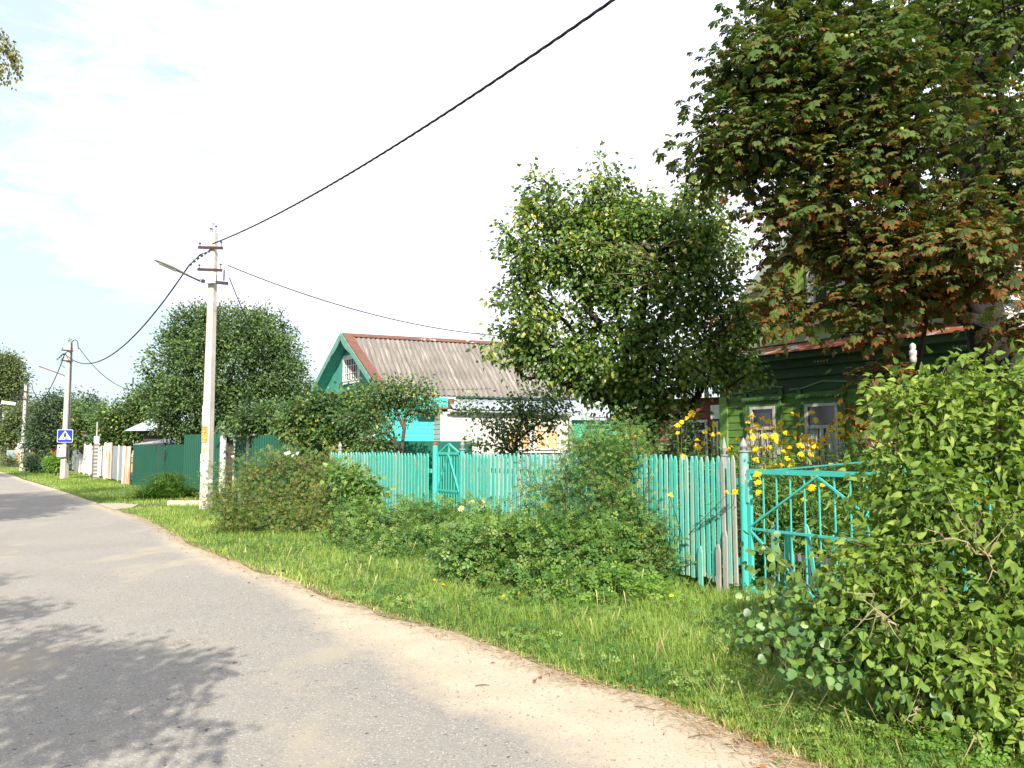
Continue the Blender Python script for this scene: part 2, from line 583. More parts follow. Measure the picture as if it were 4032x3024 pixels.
# road sheet: rows along the street, columns across it (0 = the right-hand edge)
ys = [-12]
while ys[-1] < 230:
    y = ys[-1]
    ys.append(y + (.5 if y < 1 else .09 if y < 12 else .2 if y < 25 else .8 if y < 70 else 6))
ys = np.array(ys)
ws = np.concatenate([np.arange(0, 2.2, .07), np.arange(2.2, 7.3, .5)])
ex = edge_x(ys)
_k = 31
_w = np.hanning(_k); _w /= _w.sum()
yu = np.linspace(ys[0] - 8, ys[-1] + 8, 6000)
xu = np.convolve(np.pad(np.interp(yu, EY, EX, left=None), 90, mode="edge"), np.hanning(121) / np.hanning(121).sum(), "same")[90:-90]
tx = np.interp(ys, yu, np.gradient(xu, yu))
tx = np.clip(tx, -.85, -.5)
tl = np.sqrt(1 + tx ** 2)
rs = np.random.RandomState(5)
def smooth_noise(n, amp, k, rs):
    v = rs.normal(size=n + 2 * k)
    v = np.convolve(v, np.hanning(k) / np.hanning(k).sum(), "same")[k:k + n]
    return v / v.std() * amp
ej = smooth_noise(len(ys), .035, 9, rs) + smooth_noise(len(ys), .03, 40, rs)
co = []; sand = []
Wd = np.interp(ys, [-5, 3, 5, 6.5, 8.2, 9.4, 11, 14, 22, 60], [1.1, 1.0, .95, .9, .62, .34, .26, .22, .3, .3]) + smooth_noise(len(ys), .05, 30, rs)
for wv in ws:
    wj = wv - ej * max(0, 1 - wv / .8) - .0
    co.append(np.stack([ex - wj / tl, ys + wj * tx / tl, np.full(len(ys), .004)], -1))
    sand.append(np.clip((Wd - wv) / .34 * .5 + .5, 0, 1))
nw, ny = len(ws), len(ys)
co = np.array(co).reshape(-1, 3); sand = np.array(sand).ravel()
I = np.arange(nw * ny).reshape(nw, ny)
fa = np.stack([I[:-1, :-1], I[:-1, 1:], I[1:, 1:], I[1:, :-1]], -1).reshape(-1, 4)[:, ::-1]
m, t, b = nodes_of("dusty_asphalt")
b.inputs["Roughness"].default_value = .93
b.inputs["Specular IOR Level"].default_value = .2
def mixc(t, A, B, F):
    x = t.nodes.new("ShaderNodeMix"); x.data_type = "RGBA"
    for k, v in (("A", A), ("B", B), ("Factor", F)):
        if isinstance(v, tuple): x.inputs[k].default_value = c4(v)
        elif isinstance(v, float): x.inputs[k].default_value = v
        else: t.links.new(v, x.inputs[k])
    return x.outputs["Result"]
f1, _ = noise_fac(t, .55, 5, (1, 1, 1), .38, .62)
c = mixc(t, (.222, .210, .192), (.275, .256, .226), f1)
f5, _ = noise_fac(t, 7, 4, (1, 1, 1), .35, .65)
c = mixc(t, c, (.245, .228, .198), f5)
f2, _ = noise_fac(t, 62, 3, (1, 1, 1), .55, .68, rough=.8)
c = mixc(t, c, (.50, .47, .42), f2)
f3, _ = noise_fac(t, 50, 3, (1, 1, 1), .58, .70, rough=.8)
c = mixc(t, c, (.09, .09, .09), f3)
f6, _ = noise_fac(t, 17, 2, (1, 1, 1), .68, .72, rough=.5)
c = mixc(t, c, (.10, .095, .09), f6)
f7, _ = noise_fac(t, 1.1, 3, (1, .5, 1), .56, .66)
vm = t.nodes.new("ShaderNodeMath"); vm.operation = "MULTIPLY"; vm.inputs[1].default_value = .6
t.links.new(f7, vm.inputs[0])
c = mixc(t, c, (.35, .305, .23), vm.outputs[0])
vo = t.nodes.new("ShaderNodeTexVoronoi"); vo.feature = "DISTANCE_TO_EDGE"; vo.inputs["Scale"].default_value = .42
tcv = t.nodes.new("ShaderNodeTexCoord"); nv_ = t.nodes.new("ShaderNodeTexNoise"); nv_.inputs["Scale"].default_value = 1.8; nv_.inputs["Detail"].default_value = 8
vmx = t.nodes.new("ShaderNodeMix"); vmx.data_type = "VECTOR"; vmx.inputs["Factor"].default_value = .35
t.links.new(tcv.outputs["Object"], nv_.inputs["Vector"]); t.links.new(tcv.outputs["Object"], vmx.inputs[4]); t.links.new(nv_.outputs["Color"], vmx.inputs[5]); t.links.new(vmx.outputs[1], vo.inputs["Vector"])
vr = t.nodes.new("ShaderNodeMapRange"); vr.inputs["From Min"].default_value = .0; vr.inputs["From Max"].default_value = .006; vr.inputs["To Min"].default_value = .10; vr.inputs["To Max"].default_value = 0
t.links.new(vo.outputs["Distance"], vr.inputs[0])
c = mixc(t, c, (.10, .095, .085), vr.outputs[0])
at = t.nodes.new("ShaderNodeAttribute"); at.attribute_name = "sand"
f4, n4 = noise_fac(t, 3.5, 9, (1, 1, 1), 0, 1, rough=.75)
ma = t.nodes.new("ShaderNodeMath"); ma.operation = "MULTIPLY_ADD"; ma.inputs[1].default_value = 1.1; ma.inputs[2].default_value = -.55
t.links.new(f4, ma.inputs[0])
mb_ = t.nodes.new("ShaderNodeMath"); mb_.operation = "ADD"
t.links.new(ma.outputs[0], mb_.inputs[0]); t.links.new(at.outputs["Fac"], mb_.inputs[1])
mg = t.nodes.new("ShaderNodeMapRange"); mg.inputs["From Min"].default_value = .20; mg.inputs["From Max"].default_value = .80
t.links.new(mb_.outputs[0], mg.inputs[0])
fs, _ = noise_fac(t, 2.2, 6, (1, 1, 1), .35, .65)
cs = mixc(t, (.45, .385, .29), (.40, .34, .25), fs)
f8, _ = noise_fac(t, 45, 3, (1, 1, 1), .60, .68, rough=.7)
cs = mixc(t, cs, (.19, .15, .10), f8)
f9, _ = noise_fac(t, 65, 3, (1, 1, 1), .62, .74, rough=.7)
cs = mixc(t, cs, (.55, .49, .38), f9)
c = mixc(t, c, cs, mg.outputs[0])
t.links.new(c, b.inputs["Base Color"])
fb, _ = noise_fac(t, 90, 4, (1, 1, 1), 0, 1, rough=.8)
bp = t.nodes.new("ShaderNodeBump"); bp.inputs["Distance"].default_value = .006; bp.inputs["Strength"].default_value = .8
t.links.new(fb, bp.inputs["Height"]); t.links.new(bp.outputs[0], b.inputs["Normal"])
o = link_mesh("road", np_mesh("road", co, fa, 4, attrs={"sand": sand}), m)
tag(o, kind="structure")

# ------------------------------------------------------------------ key plan lines
PR = Vector((2.64, 9.15, 0))                       # turquoise gate post, right end of the picket fence
PDIR = Vector((-.625, 1, 0)).normalized()
PL_ = PR + PDIR * 13.7
FA = Vector((-16.9, 35.8, 0)); FB = Vector((-10.2, 28.7, 0)); FC = FA + (FB - FA) * 1.741
F0 = G(265, 1851)
fd = (FB - FA).normalized()
fn = Vector((-.73, -.69, 0)).normalized()

# concrete slab before the green gate, a kerb stone, and a worn concrete patch at the road
m_conc = pmat("old_concrete", (.40, .36, .29), (.30, .27, .22), 3, .9, .006, 30, layers=(((.16, .14, .11), 9, .6, .7, None),))
s_ = MB()
pts = [G(770, 1945), G(860, 1962), G(900, 1992), G(1010, 1985), G(1040, 1952), G(905, 1938)]
s_.prism([(p.x, p.y) for p in pts], (0, 0, .005), Vector((1, 0, 0)), Vector((0, 1, 0)), UP, .05)
tag(s_.build("path", m_conc), kind="structure")
s_ = MB()
pts = [G(385, 1985), G(410, 1997), G(455, 2008), G(520, 2002), G(545, 1990), G(470, 1984)]
s_.prism([(p.x, p.y) for p in pts], (0, 0, .006), Vector((1, 0, 0)), Vector((0, 1, 0)), UP, .02)
tag(s_.build("pavement", m_conc), kind="structure")
k = MB()
a_, b_ = G(665, 1990), G(790, 1990)
k.bar(a_ + UP * .07, b_ + UP * .07, .22, .14)
tag(k.build("kerb_stone", pmat("pale_stone", (.55, .50, .42), (.42, .38, .31), 5, .9, .004), origin=a_), "pale concrete kerb stone lying in the grass beside the nearest lamp pole", "kerb")
# ------------------------------------------------------------------ shared materials
m_glass = pmat("dark_glass", (.02, .025, .03), (.035, .04, .045), 1, .08, spec=.8)
m_white = pmat("white_paint", (.74, .73, .70), (.60, .58, .54), 9, .6, .002, 60, layers=(((.35, .30, .24), 14, .66, .74, None),))
m_curtain = pmat("net_curtain", (.40, .40, .40), (.26, .27, .29), 12, .9, stretch=(9, 9, .6))
m_rust = pmat("rusty_iron", (.22, .095, .05), (.13, .06, .04), 9, .85, .002, 60)
m_darkmetal = pmat("dark_metal", (.05, .05, .055), (.03, .03, .03), 12, .55)
m_tin = pmat("zinc_tin", (.42, .46, .50), (.34, .38, .42), 2.5, .42, .002, 30, metal=.35, layers=(((.24, .2, .17), 6, .66, .76, None),))
m_slate = pmat("asbestos_slate", (.215, .192, .168), (.16, .145, .128), 1.2, .95, .004, 30,
               layers=(((.10, .095, .088), 9, .62, .76, None),))
def slate_streaks(m):
    t = m.node_tree; b = t.nodes["Principled BSDF"]
    src = b.inputs["Base Color"].links[0].from_socket
    f = streak_fac(t, math.atan2(.39, .92), (1, 16, 16), 9, .50, .72)
    x = t.nodes.new("ShaderNodeMix"); x.data_type = "RGBA"; x.inputs["B"].default_value = (.33, .305, .27, 1)
    t.links.new(f, x.inputs["Factor"]); t.links.new(src, x.inputs["A"])
    f2_ = streak_fac(t, math.atan2(.39, .92), (1, 12, 12), 13, .52, .72)
    y = t.nodes.new("ShaderNodeMix"); y.data_type = "RGBA"; y.inputs["B"].default_value = (.12, .11, .10, 1)
    t.links.new(f2_, y.inputs["Factor"]); t.links.new(x.outputs["Result"], y.inputs["A"])
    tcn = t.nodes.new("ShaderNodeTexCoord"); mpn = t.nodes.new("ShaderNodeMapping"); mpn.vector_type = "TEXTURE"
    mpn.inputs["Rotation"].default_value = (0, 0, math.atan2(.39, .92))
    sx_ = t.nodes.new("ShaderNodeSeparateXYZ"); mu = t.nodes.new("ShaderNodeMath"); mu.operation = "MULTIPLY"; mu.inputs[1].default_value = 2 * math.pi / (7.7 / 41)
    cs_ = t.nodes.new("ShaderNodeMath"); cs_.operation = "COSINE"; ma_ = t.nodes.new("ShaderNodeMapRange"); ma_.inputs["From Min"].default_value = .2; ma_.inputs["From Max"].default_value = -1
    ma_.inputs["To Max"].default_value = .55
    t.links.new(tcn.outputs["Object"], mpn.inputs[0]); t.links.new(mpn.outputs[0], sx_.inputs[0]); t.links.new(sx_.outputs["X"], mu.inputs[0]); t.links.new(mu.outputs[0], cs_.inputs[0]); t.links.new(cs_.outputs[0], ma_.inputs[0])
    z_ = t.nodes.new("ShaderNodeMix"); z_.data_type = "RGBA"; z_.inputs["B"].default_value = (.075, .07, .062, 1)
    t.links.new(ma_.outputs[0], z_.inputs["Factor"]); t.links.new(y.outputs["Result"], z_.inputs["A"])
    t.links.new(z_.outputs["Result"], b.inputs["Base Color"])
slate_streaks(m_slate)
m_slate_pale = pmat("pale_slate", (.42, .40, .39), (.33, .32, .31), 2, .95, .004, 30, layers=(((.2, .19, .18), 7, .60, .72, None),))
m_teal_wall = pmat("teal_boards", (.055, .46, .43), (.05, .40, .38), 4, .6, .002, 30, stretch=(1, 1, 6), layers=(((.16, .40, .36), 8, .62, .72, (1, 1, 5)),))
m_teal_dark = pmat("teal_gable_paint", (.055, .255, .20), (.075, .31, .25), 2.2, .7, .003, 20, layers=(((.22, .30, .25), 7, .64, .72, None),))
m_teal_trim = pmat("teal_trim", (.10, .28, .23), (.20, .34, .28), 7, .7, .002, 40)
m_greenb = pmat("green_boards", (.115, .205, .042), (.085, .160, .034), 3, .65, .003, 25, stretch=(1, 1, 5), layers=(((.16, .20, .08), 9, .62, .74, None),))
m_greenv = pmat("mossy_green_boards", (.21, .30, .065), (.165, .25, .055), 5, .7, .003, 25, stretch=(4, 4, .6), layers=(((.25, .28, .12), 9, .6, .72, None),))
m_greentrim = pmat("green_trim", (.065, .15, .045), (.05, .12, .038), 5, .6, .002, 25)
m_darkgreen = pmat("dark_green_trim", (.028, .070, .028), (.020, .052, .020), 5, .55, .002, 25)
m_sheetgreen = pmat("green_profiled_sheet", (.007, .082, .048), (.006, .070, .042), 1.5, .5, spec=.3, layers=(((.014, .095, .06), 5, .62, .8, None),))
m_garden_sheet = pmat("garden_sheet_green", (.008, .105, .065), (.007, .09, .055), 1.5, .5, spec=.3)

def window(parent, O, u, n, u0, u1, z0, z1, casing_m, sash_m, transom=.3, mull=True, wcas=.12, curtain=True, name="window", grid=None, pane_m=None):
    """window part (frame) with its pane and casing as sub-parts, standing 6 cm proud of the wall"""
    f = MB()
    t_ = .055
    f.fbox(O, u, n, u0, u1, .0, .06, z0, z0 + t_).fbox(O, u, n, u0, u1, .0, .06, z1 - t_, z1)
    f.fbox(O, u, n, u0, u0 + t_, .002, .058, z0 + t_, z1 - t_).fbox(O, u, n, u1 - t_, u1, .002, .058, z0 + t_, z1 - t_)
    zt = z1 - (z1 - z0) * transom
    um = (u0 + u1) / 2
    if grid:
        gx, gz = grid
        for i in range(1, gx): f.fbox(O, u, n, u0 + (u1 - u0) * i / gx - .012, u0 + (u1 - u0) * i / gx + .012, .01, .052, z0 + t_, z1 - t_)
        for i in range(1, gz): f.fbox(O, u, n, u0 + t_, u1 - t_, .012, .048, z0 + (z1 - z0) * i / gz - .012, z0 + (z1 - z0) * i / gz + .012)
    else:
        f.fbox(O, u, n, u0 + t_, u1 - t_, .003, .055, zt - .03, zt + .03)
        if mull: f.fbox(O, u, n, um - .035, um + .035, .004, .052, z0 + t_, zt - .03)
    w_ = f.build(name, sash_m, parent)
    MB().fbox(O, u, n, u0 + t_ * .9, u1 - t_ * .9, .002, .014, z0 + t_ * .9, z1 - t_ * .9).build("pane", pane_m or m_glass, w_)
    if curtain:
        c_ = MB()
        for a, b in ((u0 + t_, u0 + (u1 - u0) * .38), (u1 - (u1 - u0) * .38, u1 - t_)):
            c_.corr(Vector(O) + u * a + n * .016 + UP * (z0 + t_), u * (b - a), UP * (zt - z0 - t_), n, .008, .05)
        c_.build("curtain", m_curtain, w_)
    if casing_m:
        k = MB()
        k.fbox(O, u, n, u0 - wcas, u0 - .002, 0, .045, z0 - .05, z1 + wcas).fbox(O, u, n, u1 + .002, u1 + wcas, 0, .045, z0 - .05, z1 + wcas)
        k.fbox(O, u, n, u0 - .002, u1 + .002, 0, .043, z1 + .002, z1 + wcas)
        k.fbox(O, u, n, u0 - wcas - .03, u1 + wcas + .03, 0, .10, z0 - .11, z0 - .05)
        k.build("casing", casing_m, w_)
    return w_

# ------------------------------------------------------------------ green log house behind the chestnut
gu = Vector((.552, -.834, 0)); gn = Vector((-.834, -.552, 0)).normalized(); gu.normalize()
gO = Vector((4.47, 17.0, 0))
GW, GD = 5.45, 9.0
house = thing("log_house", "green painted timber house with white windows and a rusty tin eave behind the chestnut", "house", gO)
wl = MB()
wl.clap(gO, gu, gn, 0, GW, .55, 2.75, .15, .022)
for (a, b_, O2, nn, ln) in ((0, 0, gO - gn * 0, -gu, GD), (0, 0, gO + gu * GW, gu, GD)):
    wl.clap(O2, -gn, nn, 0, ln, .55, 3.5, .15, .022)
wl.fbox(gO, gu, gn, 0, GW, -.2, -.002, 0.55, 3.5)
wl.fbox(gO - gn * (GD), gu, gn, 0, GW, 0, .2, .55, 3.5)
wl.build("wall", m_greenb, house)
MB().fbox(gO, gu, gn, -.02, GW + .02, -GD, .0, 0, .55).build("plinth", pmat("brick_plinth", (.18, .10, .07), (.25, .2, .16), 8, .9), house)
fz = MB()
fz.fbox(gO, gu, gn, -.03, GW + .03, 0, .035, 2.75, 3.02)
fz.fbox(gO, gu, gn, -.05, GW + .05, 0, .12, 3.02, 3.2)
fz.fbox(gO, gu, gn, -.08, GW + .08, 0, .24, 3.2, 3.34)
fz.fbox(gO, gu, gn, -.12, GW + .12, 0, .50, 3.34, 3.46)
fz.build("frieze", m_darkgreen, house)
m_om = pmat("ornament_grey", (.30, .34, .30))
for uc in (1.1, 2.45, 3.8, 5.0):
    om = MB()
    for j in range(5):
        om.prism([(0, 0), (.045, .03), (.045, -.03)], gO + gu * (uc + j * .065) + UP * 3.27 + gn * .241, gu, UP, gn, .012)
    om.build("ornament", m_om, house)
m_pg = pmat("pale_green_paint", (.165, .31, .07), (.14, .26, .06), 6, .6, .002, 25)
MB().fbox(gO, gu, gn, -.03, .17, .0, .06, .55, 2.75).build("corner_board", m_pg, house)
MB().fbox(gO, gu, gn, GW - .17, GW + .03, .0, .06, .55, 3.02).build("corner_board", m_pg, house)
m_dimwhite = pmat("shaded_worn_white", (.50, .49, .46), (.34, .33, .30), 9, .7, .002, 60, layers=(((.20, .18, .14), 14, .60, .70, None),))  # white muted to stand in for shade on the windows, plus worn patches
# windows: white sashes, green carved casings
for (u0, u1) in ((.80, 1.42), (2.10, 2.80), (3.42, 4.02)):
    w_ = window(house, gO + gn * .03, gu, gn, u0, u1, 1.22, 2.50, m_greentrim, m_dimwhite, .34)
    hd = MB()
    hd.fbox(gO, gu, gn, u0 - .17, u1 + .17, .0, .13, 2.64, 2.69)
    for j in range(14):
        x = u0 - .17 + (u1 - u0 + .34) * j / 14
        hd.prism([(0, 0), ((u1 - u0 + .34) / 14, 0), ((u1 - u0 + .34) / 28, -.035)], gO + gu * x + UP * 2.64 + gn * .115, gu, UP, gn, .012)
    for s in (-1, 1):
        uc = (u0 + u1) / 2 + s * ((u1 - u0) / 2 + .13)
        hd.prism([(-.05, 0), (.05, 0), (.035, .1), (.0, .16), (-.035, .1)], gO + gu * uc + UP * 2.69 + gn * .04, gu, UP, gn, .03)
        hd.prism([(-.04, 0), (.04, 0), (.05, -.12), (.015, -.3), (-.02, -.2)], gO + gu * uc + UP * 2.50 + gn * .078, gu, UP, gn, .02)
    hd.build("window_header", m_greentrim, w_)
    for s in (-1, 1):
        sl = MB()
        uc = (u0 + u1) / 2 + s * ((u1 - u0) / 2 + .07)
        sl.prism([(-.05, -.1), (.05, -.1), (.06, .05), (.04, .22), (0, .3), (-.04, .22), (-.06, .05)], gO + gu * uc + UP * 1.65 + gn * .078, gu, UP, gn, .015)
        sl.build("carving", m_dimwhite, w_)
# zig-zag moulding below the frieze
zz = MB()
for (a, za, b_, zb) in ((.35, 2.80, .75, 2.82), (.75, 2.82, 1.15, 2.91), (1.15, 2.91, 1.6, 2.86), (1.75, 2.80, 2.05, 2.81), (2.05, 2.81, 2.5, 2.92), (2.5, 2.92, 3.0, 2.88), (3.15, 2.82, 3.5, 2.86), (3.5, 2.86, 3.9, 2.93), (3.9, 2.93, 4.5, 2.83)):
    zz.bar(gO + gu * a + UP * za + gn * .05, gO + gu * b_ + UP * zb + gn * .05, .03, .03, gn)
zz.build("moulding", pmat("grey_green_trim", (.17, .25, .15), (.13, .2, .12)), house)
# tin pent roof over the street wall
m_eave = pmat("patched_tin", (.52, .52, .50), (.44, .44, .43), 3, .45, metal=.2, layers=(((.30, .105, .065), 1.1, .475, .50, (1, 1, 3.0)),))
pr = MB()
a0, a1 = gO - gu * .42, gO + gu * (GW + .3)
pr.add([a0 + UP * 3.70, a1 + UP * 3.70, a1 + gn * .62 + UP * 3.48, a0 + gn * .62 + UP * 3.48,
        a0 + UP * 3.68, a1 + UP * 3.68, a1 + gn * .62 + UP * 3.455, a0 + gn * .62 + UP * 3.455],
       [(3, 2, 1, 0), (4, 5, 6, 7), (3, 7, 6, 2), (0, 1, 5, 4), (1, 2, 6, 5), (0, 4, 7, 3)])
pr.build("eave", m_eave, house)
# gable wall of vertical boards
um = GW / 2
AP = 6.15
hw = um
gb = MB()
nb = 38
for i in range(nb):
    x0, x1 = i * GW / nb, (i + 1) * GW / nb - .012
    h0 = 3.72 + (AP - 3.72) * (1 - abs(x0 - um) / hw); h1 = 3.72 + (AP - 3.72) * (1 - abs(x1 - um) / hw)
    if x0 < um < x1: gb.prism([(x0, 3.72), (x1, 3.72), (x1, h1), (um, AP), (x0, h0)], gO, gu, UP, gn, .03 + .006 * (i % 2))
    else: gb.prism([(x0, 3.72), (x1, 3.72), (x1, h1), (x0, h0)], gO, gu, UP, gn, .03 + .006 * (i % 2))
gb.prism([(0, 3.5), (GW, 3.5), (GW, 3.72), (um, AP), (0, 3.72)], gO - gn * .15, gu, UP, gn, .148)
gb.build("gable", m_greenv, house)
gt = MB()
gt.fbox(gO, gu, gn, -.1, GW + .1, .0, .07, 3.705, 3.80).fbox(gO, gu, gn, .55, 2.0, .037, .07, 4.52, 4.60).fbox(gO, gu, gn, 3.45, 4.9, .037, .07, 4.52, 4.60)
gt.fbox(gO, gu, gn, 1.05, 1.13, .037, .065, 3.80, 4.52)
gt.build("gable_trim", pmat("grey_wood_trim", (.27, .29, .2), (.22, .25, .16)), house)
window(house, gO + gn * .037, gu, gn, 2.35, 3.05, 4.10, 4.95, m_dimwhite, m_dimwhite, .35, curtain=False)
# roof: two slopes of pale slate
rf = MB()
ov = .42
for s in (-1, 1):
    top = gO + gu * um + gn * ov + UP * (AP + .1)
    low = gO + gu * (um + s * (hw + .45)) + gn * ov + UP * (AP + .1 - (AP - 3.72) * (hw + .45) / hw)
    sl_ = low - top
    nrm_ = (sl_.cross(-gn) * (1 if s > 0 else -1)).normalized()
    if nrm_.z < 0: nrm_ = -nrm_
    rf.corr(top, -gn * (GD + 2 * ov), sl_, nrm_, .04, .16, rows=4)
    rf.box((top + low) / 2 - gn * (GD / 2 + ov) - nrm_ * .03, sl_ / 2, gn * (GD / 2 + ov), nrm_ * .02)
rf.build("roof", m_slate_pale, house, smooth=False)
bb = MB()
for s in (-1, 1):
    top = gO + gu * (um + s * .0) + gn * (ov + .02) + UP * (AP + .06)
    low = gO + gu * (um + s * (hw + .47)) + gn * (ov + .02) + UP * (AP + .06 - (AP - 3.72) * (hw + .47) / hw)
    bb.bar(top, low, .03, .17, gn)
bb.build("bargeboard", pmat("weathered_board", (.33, .35, .30), (.24, .27, .22), 6, .8), house)
# porcelain insulator under the eave
ins = MB()
ic = gO + gu * 4.62 + gn * .70 + UP * 3.02
ins.lathe(ic, [(.02, 0), (.05, .02), (.055, .09), (.045, .11), (.058, .14), (.058, .20), (.035, .22), (.05, .25), (.045, .30), (.01, .33)], 14)
iv = ins.build("insulator", m_dimwhite, house, smooth=True)
MB().tube([ic + UP * .02, ic - UP * .08, ic - UP * .08 - gn * .68], .012, 6).build("bracket", m_darkmetal, iv)

# red shed beyond the green house
rO = P(2745, 1768, 19.6); rO.z = 0
ru = Vector((.80, -.60, 0)); rn = Vector((-.60, -.80, 0))
shed = thing("red_shed", "brick red timber shed between the pear tree and the green house", "shed", rO)
q = MB(); q.clap(rO, ru, rn, -2.2, 1.05, 0, 2.9, .16, .02); q.fbox(rO, ru, rn, -2.2, 1.05, -3, -.002, 0, 2.9)
q.build("wall", pmat("red_boards", (.20, .05, .032), (.15, .04, .027), 5, .7, .002, 20), shed)
window(shed, rO + rn * .02, ru, rn, -.35, .3, 1.45, 2.35, None, m_white, .3, curtain=False)
q = MB(); q.corr(rO - ru * 2.4 + rn * .3 + UP * 2.95, ru * 3.7, -rn * 3.6 + UP * .55, UP, .03, .15)
q.build("roof", m_tin, shed)
pO = gO - gu * .30 - gn * .15
porch = thing("porch_panel", "narrow green panel with white carved strips at the corner of the green house", "porch", pO)
q = MB(); q.fbox(pO, gu, gn, -.14, .24, -.6, 0, .0, 2.55); q.build("panel", m_greenb, porch)
q = MB(); q.fbox(pO, gu, gn, -.12, .2, .002, .05, 2.3, 2.6)
for x in (-.08, .02, .12): q.fbox(pO, gu, gn, x, x + .04, .003, .03, 1.45 + abs(x) * .8, 2.25)
q.build("carved_strip", m_white, porch)

# ------------------------------------------------------------------ turquoise house with the slate roof
A = Vector((-6.44, 30, 0)); tg = Vector((.6, -.8, 0)); te = Vector((.92, .39, 0)).normalized(); tn = Vector((tg.y, -tg.x, 0))
# outward normal of the gable wall and of the long wall
gnr = -Vector((te.x, te.y, 0)); gnr = Vector((-.8, -.6, 0)); lnr = Vector((te.y, -te.x, 0))
RZ, EZ, HWD, LEN = 5.9, 3.52, 3.2, 7.7
th = thing("timber_house", "turquoise timber house with a grey corrugated slate roof and carved gable", "house", A)
def rp(g, z, e): return A + tg * g + te * e + UP * z
sheet = MB(); under = MB()
for s in (-1, 1):
    top = rp(0, RZ, 0); low = rp(s * HWD, EZ, 0)
    sl_ = low - top
    nn = te.cross(sl_).normalized()
    if nn.z < 0: nn = -nn
    rows = 4
    for j in range(rows):
        sheet.corr(top + sl_ * (j / rows) + nn * (.035 + .04), te * LEN, sl_ * (1 / rows + .012) - nn * .04, nn, .05, .19, rows=1)
    under.add([top + nn * .03, low + nn * .03, low + te * LEN + nn * .03, top + te * LEN + nn * .03, top - nn * .04, low - nn * .04, low + te * LEN - nn * .04, top + te * LEN - nn * .04],
              [(0, 1, 2, 3), (4, 7, 6, 5), (0, 4, 5, 1), (3, 2, 6, 7), (1, 5, 6, 2)])
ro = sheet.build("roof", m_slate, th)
under.build("roof_boards", m_teal_dark, ro)
m_redtin = pmat("red_oxide_tin", (.155, .068, .046), (.12, .055, .038), 4, .7, layers=(((.50, .46, .42), 1.3, .62, .63, (1, 1, 3)),))
m_redbare = pmat("red_oxide_flashing", (.16, .070, .046), (.12, .055, .038), 5, .7)
fl = MB()
for s in (-1, 1):
    sl_ = (rp(s * HWD, EZ, 0) - rp(0, RZ, 0)); nn = te.cross(sl_).normalized()
    if nn.z < 0: nn = -nn
    top = rp(0, RZ, 0) + nn * .14
    d_ = sl_.normalized()
    fl.box(top + d_ * .11 + te * (LEN / 2), te * LEN / 2, d_ * .12, nn * .006)
fl.build("ridge_cap", m_redtin, ro)
fl = MB()
sl_ = (rp(HWD, EZ, 0) - rp(0, RZ, 0)); nn = te.cross(sl_).normalized(); nn = nn if nn.z > 0 else -nn
fl.box((rp(0, RZ, 0) + rp(HWD, EZ, 0)) / 2 + te * .15 + nn * .15 + sl_ * .03, sl_ * .47, te * .17, nn * .006)
fl.build("flashing", m_redbare, ro)
# carved barge boards
bg_ = MB()
for s in (-1, 1):
    a_, b_ = rp(0, RZ + .05, -.03), rp(s * HWD, EZ + .02, -.03)
    d_ = (b_ - a_); Ls = d_.length; d_.normalize()
    dn = gnr.cross(d_).normalized()
    if dn.z > 0: dn = -dn
    prof = [(0, 0)]
    prof2 = []
    for i in range(0, 41):
        x = Ls * i / 40
        wv = .10 + (.09 * abs(math.sin(i / 40 * math.pi * 3.5)) if i < 14 else .02)
        prof2.append((x, wv))
    bg_.prism([(0, -.08)] + [(Ls, -.08)] + prof2[::-1], a_, d_, dn, gnr, .03)
bg_.tube([rp(0, RZ, -.05), rp(0, RZ + .28, -.05)], [.035, .008], 5)
bg_.build("bargeboard", m_teal_trim, th)
INS = .42
gw = MB()
gw.prism([(-2.75, 3.3), (2.75, 3.3), (2.75, EZ + .26), (0, RZ - .06), (-2.75, EZ + .26)], A + te * INS, tg, UP, -gnr, .12)
gw.build("gable", m_teal_dark, th)
lw = MB()
O1 = A + te * INS - tg * 2.75
lw.clap(O1, tg, gnr, 0, 5.5, .4, 3.3, .15, .02)
lw.clap(A + te * INS + tg * 2.75, te, lnr, 0, LEN - 1.5, .4, 2.75, .15, .02)
lw.fbox(A + te * INS + tg * 2.75, te, lnr, 0, LEN - 1.5, -5.3, -.003, .0, 3.5)
lw.build("wall", m_teal_wall, th)
fz = MB()
O2 = A + te * INS + tg * 2.75
fz.corr(O2 + UP * 2.72 + lnr * .03, te * 2.9, UP * .55, lnr, .02, .14, "trap")
for i in range(28): fz.prism([(0, 0), (.1, 0), (.05, -.06)], O2 + te * (i * .1) + UP * 2.72 + lnr * .03, te, UP, lnr, .02)
fz.fbox(O2, te, lnr, -.05, LEN - 1.2, .0, .30, 3.25, 3.42)
fz.build("frieze", m_teal_wall, th)
gt = MB()
gt.tube([O2 + te * -.7 + lnr * .47 + UP * 3.46, O2 + te * 2.4 + lnr * .47 + UP * 3.44], .055, 8)
gt.build("gutter", m_white, th)
pt = MB()
pt.box(A + te * (INS) + gnr * .22 + UP * 3.33, tg * 2.95, gnr * .24 - UP * .07, UP * .015)
pt.build("gable_shelf", pmat("pale_teal", (.16, .42, .38), (.2, .46, .42)), th)
window(th, A + te * INS + gnr * .01, tg, gnr, -.62, .62, 4.22, 5.10, m_white, m_white, grid=(6, 3), curtain=False)
for g0 in (-1.9, -.4, 1.1):
    window(th, O1 + gnr * .02, tg, gnr, 2.75 + g0, 2.75 + g0 + .75, 1.5, 2.6, m_white, m_white, .3)
